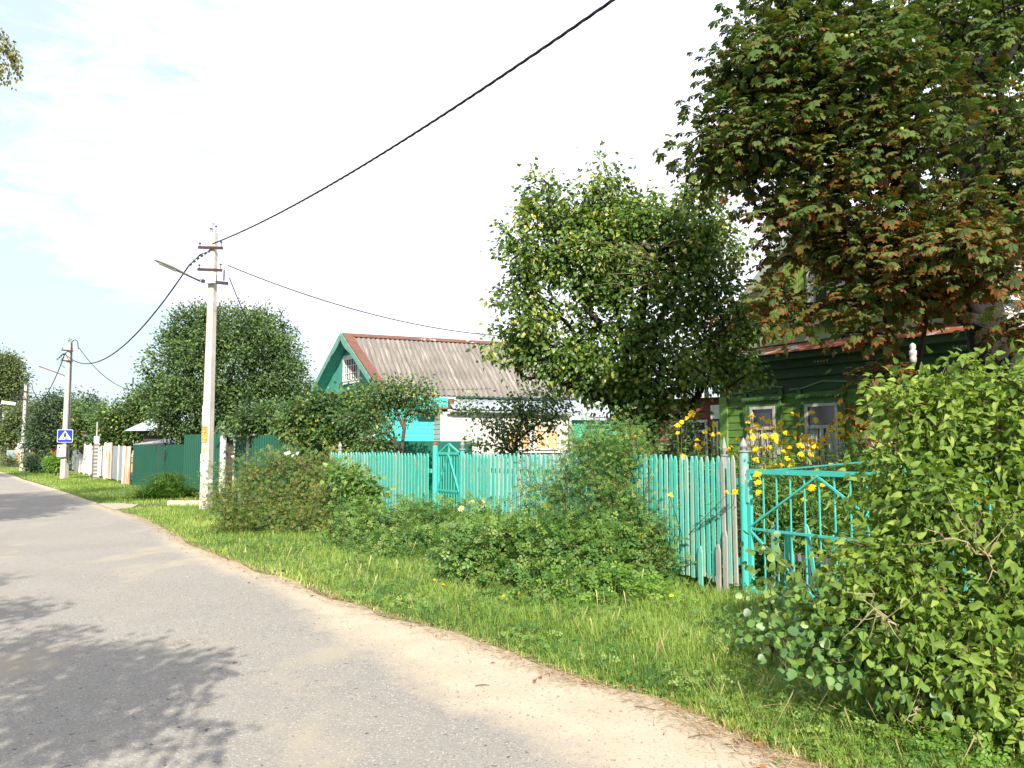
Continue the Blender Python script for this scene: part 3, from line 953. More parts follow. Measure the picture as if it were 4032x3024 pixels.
# white annex
m_siding = pmat("white_siding", (.50, .485, .46), (.45, .435, .41), 3, .55, .001, 30)
m_orange = pmat("orange_board", (.62, .38, .20), (.55, .33, .17), 3, .7)
ax0, ax1, axo = 1.75, 6.75, .72
an = MB()
OA = O2 + te * ax0 + lnr * axo
an.clap(OA, te, lnr, 0, ax1 - ax0, 1.5, 2.95, .17, .02)
an.clap(O2 + te * ax0 + lnr * 0, lnr, -te, 0, axo, 1.5, 2.95, .17, .02)
an.fbox(OA, te, lnr, 0.002, ax1 - ax0 - .002, -axo, -.004, 0.0, 2.95)
an.build("annex_wall", m_siding, th)
MB().corr(OA + lnr * .03, te * (ax1 - ax0), UP * 1.5, lnr, .03, .15).build("plinth_sheet", pmat("grey_corrugated", (.30, .32, .33), (.24, .26, .27)), th)
for a in (2.45, 3.6):
    window(th, OA + lnr * .03, te, lnr, a, a + .95, 1.62, 2.6, m_siding, m_siding, .28, curtain=False, pane_m=m_orange, mull=True)
ar = MB()
t0 = O2 + te * (ax0 + .35) + lnr * .2 + UP * 3.5
ar.corr(t0, te * (ax1 - ax0 - .3), lnr * (axo + .15) - UP * .48, UP, .035, .35, "trap")
ar.fbox(O2, te, lnr, ax0 + .35, ax1, .2, axo + .3, 2.95, 3.0)
ar.build("annex_roof", m_tin, th)
tb = MB()
tb.fbox(O2, te, lnr, ax0 - .75, ax0 + .32, .0, axo - .1, 3.04, 3.46)
tb.build("porch_box", m_teal_wall, th)
tb = MB(); tb.fbox(O2, te, lnr, ax0 - .1, ax0 + 1.0, axo - .098, axo + .02, 3.05, 3.11).fbox(O2, te, lnr, ax0 + .33, ax0 + .5, axo - .1, axo + .04, 3.12, 3.42)
tb.build("rusty_gutter", m_rust, th)
tb = MB(); tb.tube([OA + te * .2 + lnr * .22 + UP * 2.98, OA + te * (ax1 - ax0) + lnr * .22 + UP * 2.93], .05, 8)
tb.tube([OA + te * (ax1 - ax0 + .05) + lnr * .1 + UP * 2.9, OA + te * (ax1 - ax0 + .05) + lnr * .1 + UP * .2], .055, 8)
tb.build("downpipe", pmat("pale_pipe", (.42, .43, .42), (.36, .37, .36), rough=.5), th)
# far wing, green
m_wing = pmat("sea_green_boards", (.045, .36, .22), (.06, .42, .30), 4, .65, stretch=(5, 5, .7))
wg = MB()
O3 = O2 + te * (LEN - 1.4)
wg.corr(O3 + lnr * .5, te * 5.2, UP * 2.75, lnr, .015, .16, "trap")
wg.fbox(O3, te, lnr, 0.02, 5.18, -2.5, .495, 0, 2.75)
wg.build("wing_wall", m_wing, th)
wr = MB(); wr.corr(O3 + te * .1 - lnr * 1.0 + UP * 3.55, te * 5.3, lnr * 2.0 - UP * .62, UP, .03, .15)
wr.tube([O3 + te * 1.2 + lnr * 1.05 + UP * 2.86, O3 + te * 5.3 + lnr * 1.05 + UP * 2.84], .05, 8)
wr.build("wing_roof", m_tin, th)
bgc = MB(); bc = rp(-.6, 0, LEN + .6)
MB().fbox(bc, te, lnr, -.35, .35, -.3, .3, 4.3, 6.0).build("chimney", pmat("whitewash", (.5, .48, .46)), th)

# ------------------------------------------------------------------ fences of green profiled sheet
f2 = P(1860, 1768, 25.0); f2.z = 0
def zrange(px, ytop, Y): return zat(ytop, Y)
C735 = online(FA, FB, 735)
pg = thing("profiled_sheet_fence", "tall dark green profiled sheet fence beside the white gate post", "fence", C735)
p895 = online(FA, FB, 893); p1010 = online(FA, FB, 1012)
MB().corr(C735 + UP * .05, p895 - C735, UP * 2.16, fn, .03, .18, "trap").build("sheet_panel", m_sheetgreen, pg)
MB().corr(p1010 + UP * .05, FC - p1010, UP * 2.06, fn, .03, .18, "trap").build("sheet_panel", m_sheetgreen, pg)
for p in (p895, p1010):
    pass
wp = MB(); wp.lathe(p895 + fn * .12 + fd * .12, [(.11, 0), (.11, 2.2), (.10, 2.22), (.01, 2.24)], 12)
wp.build("gate_post", pmat("white_pipe", (.60, .59, .57), (.52, .51, .49), 4, .5), pg)
gg = thing("garden_gate", "green sheet gate with a pale steel frame next to the white gate post", "gate", p895)
ga, gb2 = p895 + fd * .35 - fn * .25, p1010 - fn * .02
MB().corr(ga + UP * .05, gb2 - ga, UP * 2.0, fn, .03, .18, "trap").build("sheet_panel", m_sheetgreen, gg)
q = MB(); q.bar(ga + UP * 2.1 - fd * .2 + fn * .1, gb2 + UP * 2.14 + fn * .06, .05, .06); q.bar(gb2 - fd * .5 + fn * .06, gb2 - fd * .5 + fn * .06 + UP * 2.12, .06, .06, fn)
q.bar(ga + fn * .07, ga + fn * .07 + UP * 2.08, .05, .05, fn)
q.build("frame", pmat("pale_steel", (.5, .5, .47), (.4, .4, .38)), gg)
# lower flat green gates
lg = thing("driveway_gates", "low dark green sheet steel double gates with flat leaves under a tin lean-to roof", "gate", FA)
q1, q2 = online(FA, FB, 635), online(FA, FB, 662)
for (a, b_) in ((FA + fd * .05, q1 - fd * .03), (q1 + fd * .02, q2 - fd * .02), (q2 + fd * .02, C735 - fd * .02)):
    MB().corr(a + UP * .05, b_ - a, UP * 1.78, fn, .008, .25, "trap").build("gate_leaf", m_sheetgreen, lg)
q = MB(); q.bar(q2 + fn * .05 + UP * 1.2, q2 + fn * .05 + UP * 1.55, .05, .06, fn); q.build("latch", m_darkmetal, lg)
# garden divider of green boards, seen behind the picket fence
gv = thing("garden_fence", "low green board fence across the garden behind the turquoise pickets", "fence", FC)
q = MB(); q.corr(FC + UP * .03, f2 - FC, UP * 1.86, Vector((.2, -.98, 0)), .012, .2, "trap", rows=1); q.build("board_panel", m_garden_sheet, gv)

# house number sign on the green fence
sp = online(FA, FB, 832) + fn * .10
sgn = thing("street_name_sign", "blue street name plate with the house number shield on the tall green fence", "sign", sp)
m_blue = pmat("sign_blue", (.012, .045, .26), (.012, .04, .22), rough=.4)
MB().fbox(sp, fd, fn, -.30, .28, 0, .012, 2.0, 2.27).prism([(-.10, 0), (.17, 0), (.16, -.12), (.035, -.24), (-.09, -.12)], sp + UP * 1.995, fd, UP, fn, .012).build("border", m_white, sgn)
MB().fbox(sp, fd, fn, -.28, .26, .0125, .017, 2.02, 2.25).prism([(-.08, .03), (.15, .03), (.14, -.11), (.035, -.21), (-.07, -.11)], sp + UP * 1.99 + fn * .0128, fd, UP, fn, .003).build("plate", m_blue, sgn)

def text_part(name, body, size, O, u, v, n, mat, parent, depth=.002, center=True):
    cu = bpy.data.curves.new(name, "FONT"); cu.body = body; cu.size = size; cu.extrude = depth
    if center: cu.align_x = "CENTER"; cu.align_y = "CENTER"
    to = bpy.data.objects.new(name + "_src", cu); col.objects.link(to)
    dg = bpy.context.evaluated_depsgraph_get(); dg.update()
    me = bpy.data.meshes.new_from_object(to.evaluated_get(dg))
    bpy.data.objects.remove(to)
    o0 = W[parent.name]
    n_ = len(me.vertices)
    c_ = np.zeros(n_ * 3, dtype=np.float32); me.vertices.foreach_get("co", c_); c_ = c_.reshape(-1, 3)
    M_ = np.array([u, v, n])
    me.vertices.foreach_set("co", (c_ @ M_ + np.array(Vector(O) - o0)).astype(np.float32).ravel())
    me.materials.clear(); me.name = name
    return link_mesh(name, me, mat, parent)
text_part("lettering", "улица", .07, sp + UP * 2.19 - fd * .08 + fn * .02, fd, UP, fn, m_white, sgn)
text_part("lettering", "переулок", .085, sp + UP * 2.10 + fn * .02, fd, UP, fn, m_white, sgn)
text_part("number", "7", .17, sp + UP * 1.91 + fd * .035 + fn * .02, fd, UP, fn, m_white, sgn)

# ------------------------------------------------------------------ old sheet fences further down the street
fd2 = (FA - F0).normalized(); fn2 = Vector((fd2.y, -fd2.x, 0)); fn2 = fn2 if fn2.y < 0 else -fn2
def seg(px): return online(F0, FA, px)
m_whitesheet = pmat("white_old_sheet", (.62, .60, .56), (.50, .48, .46), 1.2, .6, layers=(((.42, .22, .10), 3, .62, .7, (1, 1, .25)),))
m_rustsheet = pmat("rusty_white_sheet", (.56, .50, .42), (.36, .17, .085), 3.0, .8, lo=.44, hi=.60, stretch=(1, 1, .18))
m_greysheet = pmat("grey_gate_paint", (.34, .36, .37), (.29, .31, .32), 1.2, .5)
m_slat = pmat("blue_grey_slats", (.28, .33, .35), (.23, .27, .29), 2, .6)
wf = thing("sheet_metal_fence", "whitewashed sheet metal fence with rust streaks beyond the dark green gates", "fence", seg(332))
for (a, b_, yt, zb) in ((334, 350, 1755, .0), (350, 372, 1752, .0), (372, 390, 1754, .02), (390, 424, 1755, .05)):
    pa, pb = seg(a), seg(b_)
    MB().corr(pa + UP * (.1 + zb), pb - pa, UP * (zat(yt, (pa.y + pb.y) / 2) - .1 - zb), fn2, .05, .45, "trap").build("sheet_panel", m_whitesheet, wf)
for px in (333, 351, 373, 391, 408): MB().bar(seg(px) + fn2 * .09, seg(px) + fn2 * .09 + UP * 1.98, .09, .09, fn2).build("post", m_white, wf)
pa, pb = seg(433), seg(455)
tag(MB().corr(pa + UP * .1, pb - pa, UP * 1.88, fn2, .05, .4, "trap").build("sheet_panel", m_rustsheet, wf), "rust streaked panel")
q = MB(); q.bar(seg(432) + fn2 * .08, seg(432) + fn2 * .08 + UP * 2.0, .1, .1, fn2); q.build("post", m_white, wf)
wg_ = thing("wicket_gate", "grey painted steel double wicket between two rust streaked panels", "gate", seg(456))
for a, b_ in ((457, 480), (482, 502)):
    pa, pb = seg(a), seg(b_)
    MB().bar(pa + UP * .97, pb + UP * .97, .04, 1.66).build("gate_leaf", m_greysheet, wg_)
q = MB(); q.bar(seg(481) + fn2 * .04 + UP * .1, seg(481) + fn2 * .04 + UP * 1.85, .04, .05, fn2); q.build("stile", m_white, wg_)
rf_ = thing("rusty_fence_panel", "rust stained panel fence piece touching the dark green gates", "fence", seg(504))
pa, pb = seg(504), seg(529)
MB().corr(pa + UP * .05, pb - pa, UP * 1.72, fn2, .05, .5, "trap").build("sheet_panel", m_rustsheet, rf_)
MB().bar(pa + fn2 * .07, pa + fn2 * .07 + UP * 1.8, .08, .08, fn2).build("post", m_white, rf_)
bf = thing("slat_fence", "blue grey slat fence beside the pedestrian sign pole", "fence", seg(266))
q = MB()
for i, px in enumerate(range(266, 309, 9)):
    pa, pb = seg(px + 1), seg(px + 7.5)
    q.bar(pa + UP * .85, pb + UP * .85, .05, 1.45)
q.build("slat_panel", m_slat, bf)
q = MB(); q.bar(seg(311) + UP * .0, seg(318) + UP * 1.75 + fn2 * .1, .12, .05, fn2); q.bar(seg(313) + UP * .9, seg(331) + UP * .93, .05, 1.75); q.build("end_panel", m_greysheet, bf)
# striped brick pillar with an aerial frame
bp_ = seg(425) + fn2 * .45
pil = thing("brick_pillar", "slim banded brick pillar with a steel bracket in front of the whitewashed fence", "pillar", bp_)
m_band, t_, b__ = nodes_of("banded_brick")
tcn = t_.nodes.new("ShaderNodeTexCoord"); wv = t_.nodes.new("ShaderNodeTexWave"); wv.bands_direction = "Z"; wv.inputs["Scale"].default_value = 1.6
t_.links.new(tcn.outputs["Object"], wv.inputs["Vector"])
t_.links.new(mixc(t_, (.38, .37, .34), (.12, .11, .10), wv.outputs["Fac"]), b__.inputs["Base Color"])
MB().fbox(bp_, fd2, fn2, -.10, .10, -.10, .10, 0, 2.0).build("shaft", m_band, pil)
q = MB(); q.fbox(bp_, fd2, fn2, -.12, .12, -.12, .12, 2.0, 2.35); q.build("meter_cabinet", m_white, pil)
q = MB()
for s in (-.11, .11): q.bar(bp_ + fd2 * s + UP * 2.3, bp_ + fd2 * s + UP * 3.1, .04, .04, fd2)
q.bar(bp_ - fd2 * .11 + UP * 2.7, bp_ + fd2 * .11 + UP * 2.7, .04, .04, fn2)
q.build("bracket", pmat("grey_steel", (.4, .4, .4)), pil)

# sheds behind the green gates
def hut(name, label, O, u, n, Lw, D, wall_z, ridge_z, wall_m, roof_m, over=.3, cat="shed", monop=None):
    h = thing(name, label, cat, O)
    q = MB(); q.fbox(O, u, n, 0, Lw, -D, 0, 0, wall_z)
    if monop is None:
        q.prism([(-D, wall_z), (0, wall_z), (-D / 2, ridge_z - .1)], O, n, UP, u, .05)
        q.prism([(-D, wall_z), (0, wall_z), (-D / 2, ridge_z - .1)], O + u * (Lw - .05), n, UP, u, .05)
    q.build("wall", wall_m, h)
    q = MB()
    if monop is None:
        for s in (0, 1):
            eave = O + n * (over if s == 0 else -D - over) - u * over + UP * (wall_z - .1)
            ridge = O - n * D / 2 - u * over + UP * ridge_z
            q.add([eave, eave + u * (Lw + 2 * over), ridge + u * (Lw + 2 * over), ridge, eave - UP * .06, eave + u * (Lw + 2 * over) - UP * .06, ridge + u * (Lw + 2 * over) - UP * .06, ridge - UP * .06],
                  [(0, 1, 2, 3), (7, 6, 5, 4), (0, 4, 5, 1), (0, 3, 7, 4), (1, 5, 6, 2)])
    q.build("roof", roof_m, h)
    return h
m_dark = pmat("dark_boards", (.075, .06, .05), (.05, .04, .035), 6, .85)
m_paletin = pmat("pale_blue_tin", (.44, .52, .57), (.38, .46, .51), 2, .45, metal=.2)
so1 = P(566, 1768, 43); so1.z = 0
sh = thing("tin_roofed_barn", "dark barn with a pale blue tin hip roof beside the round tree", "barn", so1)
su, sn = Vector((.97, -.24, 0)).normalized(), Vector((-.24, -.97, 0)).normalized()
MB().fbox(so1, su, sn, 0, 6, -5, 0, 0, 2.75).build("wall", m_dark, sh)
q = MB()
zr, ze = 4.6, 2.62
e0, e1, e2, e3 = (so1 - su * .8 + sn * .6, so1 + su * 6.6 + sn * .6, so1 + su * 6.6 - sn * 5.6, so1 - su * .8 - sn * 5.6)
r0, r1 = so1 + su * 1.6 - sn * 2.5, so1 + su * 4.4 - sn * 2.5
q.add([e0 + UP * ze, e1 + UP * ze, e2 + UP * ze, e3 + UP * ze, r0 + UP * zr, r1 + UP * zr], [(0, 1, 5, 4), (1, 2, 5), (2, 3, 4, 5), (3, 0, 4), (3, 2, 1, 0)])
q.build("roof", m_paletin, sh)
lo_ = online(FA, FB, 545) - fn * 1.2
ln = thing("lean_to_shed", "low slatted lean-to with a grey tin roof behind the low green gates", "shed", lo_)
q = MB()
for i in range(26): q.bar(lo_ + fd * (i * .21) - fn * .05, lo_ + fd * (i * .21) - fn * .05 + UP * 2.1, .15, .03, fd)
q.fbox(lo_, fd, fn, 0, 5.2, -2.6, -.1, 0, 1.9)
q.build("wall", m_dark, ln)
q = MB()
a_, b_ = online(FA, FB, 492) , lo_ + fd * 5.6
q.add([lo_ - fd * 1.3 + fn * .9 + UP * 1.88, lo_ + fd * 5.4 + fn * .3 + UP * 2.02, lo_ + fd * 5.6 - fn * 1.8 + UP * 2.62, lo_ - fd * .9 - fn * 1.8 + UP * 2.0,
       lo_ - fd * 1.3 + fn * .9 + UP * 1.84, lo_ + fd * 5.4 + fn * .3 + UP * 1.98, lo_ + fd * 5.6 - fn * 1.8 + UP * 2.58, lo_ - fd * .9 - fn * 1.8 + UP * 1.96],
      [(0, 1, 2, 3), (7, 6, 5, 4), (0, 4, 5, 1), (1, 5, 6, 2), (0, 3, 7, 4)])
q.build("roof", m_tin, ln)

# distant houses
def far_house(name, label, px, Y, Lw, D, wz, rz, hip, wall_m, roof_m, u=(1, .1, 0)):
    O = P(px, 1768, Y); O.z = 0
    u = Vector(u).normalized(); n = Vector((u.y, -u.x, 0))
    h = thing(name, label, "house", O)
    MB().fbox(O, u, n, 0, Lw, -D, 0, 0, wz).build("wall", wall_m, h)
    e = [O - u * .5 + n * .5, O + u * (Lw + .5) + n * .5, O + u * (Lw + .5) - n * (D + .5), O - u * .5 - n * (D + .5)]
    r0, r1 = O + u * hip - n * D / 2, O + u * (Lw - hip) - n * D / 2
    q = MB(); q.add([p + UP * (wz - .1) for p in e] + [r0 + UP * rz, r1 + UP * rz], [(0, 1, 5, 4), (1, 2, 5), (2, 3, 4, 5), (3, 0, 4), (3, 2, 1, 0)])
    q.build("roof", roof_m, h)
    for x in (1.2, 3.4, 5.6): window(h, O + n * .0, u, n, x, x + 1.0, 1.2, 2.4, m_white, m_white, curtain=False)
    return h
m_brownroof = pmat("brown_metal_tile", (.17, .075, .065), (.14, .065, .055), 3, .6)
m_ochre = pmat("ochre_wall", (.42, .27, .12), (.38, .24, .11))
far_house("brown_roof_house", "large distant house with a brown hipped metal roof above the orchard", 400, 57, 7.2, 7, 3.6, 5.85, 1.9, m_ochre, m_brownroof)
far_house("brown_roof_house", "lower brown roofed wing beside the big brown hipped roof", 330, 60, 3.2, 6, 2.7, 4.1, 1.2, m_ochre, m_brownroof)
far_house("red_roof_house", "small distant house with a faded red roof at the bend of the street", 40, 92, 2.6, 5, 2.6, 3.95, .6, m_ochre, pmat("faded_red_roof", (.40, .12, .12), (.34, .11, .11)))
rfp = P(196, 1768, 59); rfp.z = 0
MBr = MB(); MBr.corr(rfp + UP * .05, Vector((1.3, -.35, 0)), UP * 1.6, Vector((-.2, -.98, 0)), .03, .3, "trap")
tag(MBr.build("red_fence", pmat("red_sheet", (.36, .03, .05), (.3, .03, .05)), origin=rfp), "short crimson sheet fence left of the pedestrian sign pole", "fence")
gfp = P(28, 1768, 76); gfp.z = 0
MBr = MB(); MBr.corr(gfp + UP * .05, Vector((1.1, -.3, 0)), UP * 1.5, Vector((-.2, -.98, 0)), .03, .3, "trap")
tag(MBr.build("pale_fence", m_slat, origin=gfp), "pale blue grey fence far down the street near the bend", "fence")
ww = P(215, 1768, 57); ww.z = 0
shk = thing("ruined_shed", "small crumbling whitewashed shed with a red roof behind the pedestrian sign", "shed", seg(282) - fn2 * 2.5)
so2 = seg(282) - fn2 * 2.5
q = MB(); q.fbox(so2, fd2, fn2, 0, 2.2, -2.5, 0, 0, 2.3); q.build("wall", pmat("crumbling_plaster", (.55, .52, .45), (.2, .17, .14), 1.5, .9, lo=.45, hi=.55), shk)
q = MB(); q.box(so2 + fd2 * 1.1 - fn2 * 1.2 + UP * 2.55, fd2 * 1.4, fn2 * 1.6 - UP * .35, UP * .04); q.build("roof", m_redbare, shk)
# ------------------------------------------------------------------ utility poles
m_pole = pmat("lime_washed_concrete", (.52, .49, .43), (.40, .375, .33), 3, .9, .004, 40, layers=(((.22, .19, .16), 9, .60, .72, (1, 1, .5)),))
m_iron = pmat("brown_angle_iron", (.065, .038, .038), (.045, .03, .03), 9, .8)
m_cable = pmat("black_cable", (.022, .022, .034), (.016, .016, .024), 9, .6)
m_wire = pmat("grey_wire", (.05, .055, .065), (.03, .03, .04), 9, .6)
m_porc = pmat("porcelain", (.5, .5, .5), (.4, .4, .4), 9, .4)
m_paper = pmat("white_paper", (.78, .77, .75), (.70, .69, .67), 5, .8)
m_orangep = pmat("orange_poster", (.80, .36, .06), (.78, .50, .16), 14, .8, lo=.45, hi=.55)
m_lamp = pmat("lamp_shell", (.07, .065, .05), (.13, .115, .08), 6, .5)

def pole_geo(px, ybase, ytop, px_top, w0, w1):
    b = G(px, ybase)
    t = P(px_top, ytop, b.y)
    return b, t
POLES = []
def make_pole(label, px, ybase, ytop, px_top, w0, w1, near, lampdir, kind):
    b, t = pole_geo(px, ybase, ytop, px_top, w0, w1)
    H = t.z
    root = thing("utility_pole", label, "utility pole", b, "concrete lamp and cable poles along the street")
    lean = Vector((t.x - b.x, 0, 0)) / H * 1.0
    lean = Vector((0, 0, 0)) if abs(t.x - b.x) < .12 else lean
    q = MB()
    fx = Vector((.93, -.37, 0)); fy = Vector((.37, .93, 0))
    for i in range(8):
        z0, z1 = H * i / 8, H * (i + 1) / 8
        wa, wb = w0 + (w1 - w0) * i / 8, w0 + (w1 - w0) * (i + 1) / 8
        vs = []
        for z, ww in ((z0, wa), (z1, wb)):
            c = b + UP * z + lean * z
            for (x, y) in ((-.5, -.36), (-.40, -.5), (.40, -.5), (.5, -.36), (.38, .5), (-.38, .5)):
                vs.append(c + fx * x * ww + fy * y * ww)
        k = 6
        q.add(vs, [(j, (j + 1) % k, k + (j + 1) % k, k + j) for j in range(k)] + ([tuple(range(k, 2 * k))] if i == 7 else []))
    q.build("shaft", m_pole, root)
    top = b + UP * H + lean * H
    zs = [H - .42, H - 1.05] if near else [H - .42, H - 1.0]
    ax = fx
    for z in zs:
        c = b + UP * z + lean * z - fy * (w1 * .62 + .02)
        q = MB(); q.bar(c - ax * .43 + UP * .02, c + ax * .43 - UP * .08, .05, .075, fy)
        ca = q.build("crossarm", m_iron, root)
        for s in (-.38, .38):
            q = MB(); q.lathe(c + ax * s + UP * (-.01 if s < 0 else -.05), [(.012, 0), (.012, .12), (.04, .13), (.03, .16), (.005, .17)], 8)
            q.build("insulator", m_iron, ca)
    q = MB()
    q.lathe(top - fx * .05, [(.012, 0), (.012, .26), (.02, .28), (.002, .32)], 6); q.lathe(top + fx * .06, [(.012, 0), (.012, .17), (.04, .18), (.03, .21), (.005, .22)], 8); q.lathe(top - fx * .12 - UP * .1, [(.012, 0), (.012, .22), (.04, .23), (.03, .26)], 8)
    q.build("top_pin", m_iron, root)
    att = b + UP * (H - .62) + lean * H - ax * .22 - fy * .12
    q = MB()
    pr_ = np.random.RandomState(3)
    for k in range(7):
        s_ = k / 6
        c = att + Vector((.22 - .62 * s_, -.03, .10 - .42 * s_ ** 1.3))
        q.bar(c, c + Vector((.06, 0, .05)), .045, .05)
    q.tube([att + Vector((.3, -.03, .12)), att + Vector((-.1, -.03, 0)), att + Vector((-.42, -.03, -.34))], .016, 5)
    q.build("cable_clamp", m_cable, root)
    q = MB()
    for k in range(4):
        a0 = att + Vector((-.1 * k, 0, 0)); a1 = b + UP * (H - 1.45) + lean * H - fy * .14 + ax * (-.1)
        q.tube([a0 + (a1 - a0) * (j / 8) + Vector((-.18 - .05 * k, 0, 0)) * math.sin(j / 8 * math.pi) for j in range(9)], .006, 5)
    if near:
        c = b + UP * (H - 1.6) + lean * H
        q.tube([c + Vector((-.12 - .28 * math.sin(j / 10 * math.pi), -.1, .35 - .75 * j / 10)) for j in range(11)], .006, 5)
        q.tube([c + Vector((.45 - .05 * j / 10 - .3 * (j / 10) ** 4, -.1, .15 - .8 * math.sin(j / 10 * math.pi / 2))) for j in range(11)], .006, 5)
    q.build("jumper_wires", m_wire, root)
    # lamp
    if kind == "flat":
        z = H - 1.42
        c = b + UP * z + lean * z - fy * (w1 * .55)
        q = MB(); q.bar(c - ax * .3 + UP * .05, c + ax * .62 - UP * .09, .05, .09, fy); q.bar(c + ax * .48, c + ax * .48 + UP * .3, .03, .03, fy)
        j0 = c - ax * .35 + UP * .05
        j1 = j0 + Vector((-.34, -.16, .15))
        q.tube([j0, j1], .028, 8)
        arm = q.build("lamp_arm", m_darkmetal, root)
        d = (j1 - j0).normalized(); sd_ = d.cross(UP).normalized(); up_ = sd_.cross(d)
        q = MB()
        prof = [(-.05, .03, .03), (.05, .05, .04), (.2, .065, .05), (.28, .085, .055), (.45, .105, .06), (.65, .10, .05), (.82, .07, .035), (.90, .035, .018)]
        vs = []; n = 10
        for (x, a, h) in prof:
            for k in range(n):
                an = 2 * math.pi * k / n
                vs.append(j1 + d * x + sd_ * a * math.cos(an) + up_ * h * (math.sin(an) if math.sin(an) > 0 else .5 * math.sin(an)))
        q.add(vs, [(i * n + k, i * n + (k + 1) % n, (i + 1) * n + (k + 1) % n, (i + 1) * n + k) for i in range(len(prof) - 1) for k in range(n)] + [tuple(range(n))[::-1], tuple(range((len(prof) - 1) * n, len(prof) * n))])
        hd_ = q.build("lamp_head", m_lamp, root, smooth=True)
        q = MB(); q.box(j1 + d * .52 - up_ * .028, d * .24, sd_ * .07, up_ * .012); q.build("lens", pmat("lamp_glass", (.22, .22, .2), (.18, .18, .16), rough=.2), hd_)
        q = MB(); zc = H - 1.32; c = b + UP * zc + lean * zc - fy * .17 + ax * .08
        q.box(c, ax * .13, fy * .06, UP * .16); q.build("junction_box", m_white, root)
    elif kind == "bent":
        z = H - 3.0
        c = b + UP * z + lean * z - ax * (w0 * .5 + .04)
        e = c + UP * 1.1
        q = MB(); q.tube([c, e, e + Vector((-.15, -.05, .1)), e + Vector((-1.3, -.4, .55))], .03, 7)
        q.bar(c + UP * .05 - ax * .2, c + UP * .05 + ax * .1, .04, .04, fy); q.bar(c + UP * .4 - ax * .2, c + UP * .4 + ax * .1, .04, .04, fy)
        q.build("lamp_arm", m_rust, root)
        h0 = e + Vector((-1.3, -.4, .55)); d = Vector((-1.15, -.35, .45)).normalized()
        q = MB(); q.bar(h0, h0 + d * .95, .16, .05); q.build("lamp_head", pmat("pale_lamp_shell", (.45, .45, .43)), root)
    else:
        z = H - 1.75
        c = b + UP * z + lean * z
        q = MB(); q.tube([c + ax * .5 - UP * .05, c - ax * .5 + UP * .1, c - ax * 1.1 + UP * .4], .03, 7); q.build("lamp_arm", m_darkmetal, root)
        q = MB(); h0 = c - ax * 1.05 + UP * .38; d = Vector((-.9, -.3, .12)).normalized()
        q.bar(h0, h0 + d * .95, .26, .22); q.build("lamp_head", pmat("white_lamp_shell", (.72, .72, .70)), root)
    if not near:
        # insulated riser with a loop over the top
        q = MB()
        c = top - UP * .3 + ax * (w1 * .5 + .02)
        lp = [b + UP * .9 + ax * (w0 * .5 + .03)] + [c - UP * .8]
        lp += [c + Vector((.18 - .18 * math.cos(a), -.02, .22 + .24 * math.sin(a))) for a in np.linspace(0, math.pi * 1.05, 9)]
        lp += [c + Vector((.40, -.02, -.05))]
        q.tube(lp, .024, 6); q.build("riser_cable", m_cable, root)
        zc = 1.55 if kind == "bent" else 1.75
        c = b + UP * zc - fy * (w0 * .5 + .07)
        q = MB(); q.box(c, ax * .22 , fy * .10, UP * .33); mbx = q.build("meter_box", m_white, root)
        MB().fbox(c, ax, -fy, -.10, .02, .10, .115, .14, .22).build("meter_window", m_glass, mbx)
    else:
        fy_ = -fy
        zz_ = lambda z: b + UP * z + lean * z - fy * (w0 + (w1 - w0) * z / H) * .505
        for i, (z0, z1, mm, wd) in enumerate(((2.32, 2.85, m_paper, .105), (1.85, 2.26, m_orangep, .105), (1.55, 1.66, m_orangep, .05), (1.02, 1.52, m_paper, .115))):
            c0, c1 = zz_(z0), zz_(z1)
            q = MB(); q.box((c0 + c1) / 2 - fy * .004, ax * wd, fy * .003, (c1 - c0) / 2)
            nt_ = q.build("pasted_notice", mm, root)
            if i == 1:
                for kx in range(4):
                    text_part("print", "ПРОДАЖА", .085, c0 + (c1 - c0) * .5 + ax * (-.075 + kx * .05) - fy * .009, UP, -ax, -fy, m_rust, nt_, .0005)
    POLES.append((root, b, top, att, fx))
    return root
p1 = make_pole("nearest concrete pole with pasted white and orange notices and a flat street lamp", 810, 2005, 918, 829, .27, .175, True, -1, "flat")
p2 = make_pole("concrete pole carrying the blue pedestrian crossing sign and a rusty bent lamp arm", 252, 1886, 1350, 279, .33, .22, False, -1, "bent")
p3 = make_pole("third concrete pole along the street with a white boxy lamp and the triangular sign", 88, 1855, 1518, 104, .32, .22, False, -1, "box")
p4 = make_pole("farthest concrete pole at the edge of the view without a clear lamp", 12, 1818, 1590, 16, .42, .26, False, -1, "box")

# ------------------------------------------------------------------ cables
def cable(name, label, a, b, sag, r, n=28, strands=1, group=None, mat=None):
    pts = [a + (b - a) * (i / n) - UP * 4 * sag * (i / n) * (1 - i / n) for i in range(n + 1)]
    q = MB()
    if strands == 1: q.tube(pts, r, 6)
    else:
        m_ = n * 12
        for s in range(strands):
            pp = []
            for i in range(m_ + 1):
                t_ = i / m_
                c = a + (b - a) * t_ - UP * 4 * sag * t_ * (1 - t_)
                ph = 2 * math.pi * s / strands + t_ * (b - a).length / .75 * 2 * math.pi
                d_ = (b - a).normalized(); sd_ = d_.cross(UP).normalized(); u_ = sd_.cross(d_)
                pp.append(c + sd_ * math.cos(ph) * r * 1.02 + u_ * math.sin(ph) * r * 1.02)
            q.tube(pp, r, 5, cap=False)
    return tag(q.build(name, mat or m_cable, origin=a), label, "cable", group)
T1, T2, T3, T4 = [p[3] for p in POLES]
cable("overhead_cable", "thick twisted black cable rising from the nearest pole over the road", Vector((-8.283, 21.75, 7.308)), Vector((9.5, -3.7, 7.5)), .9, .0105, strands=3)
cable("overhead_cable", "sagging black cable between the nearest pole and the pedestrian sign pole", T1 + Vector((-.42, -.03, -.34)), T2, 1.45, .024, strands=1)
cable("overhead_cable", "black cable between the pedestrian sign pole and the third pole", T2, T3, 1.7, .026)
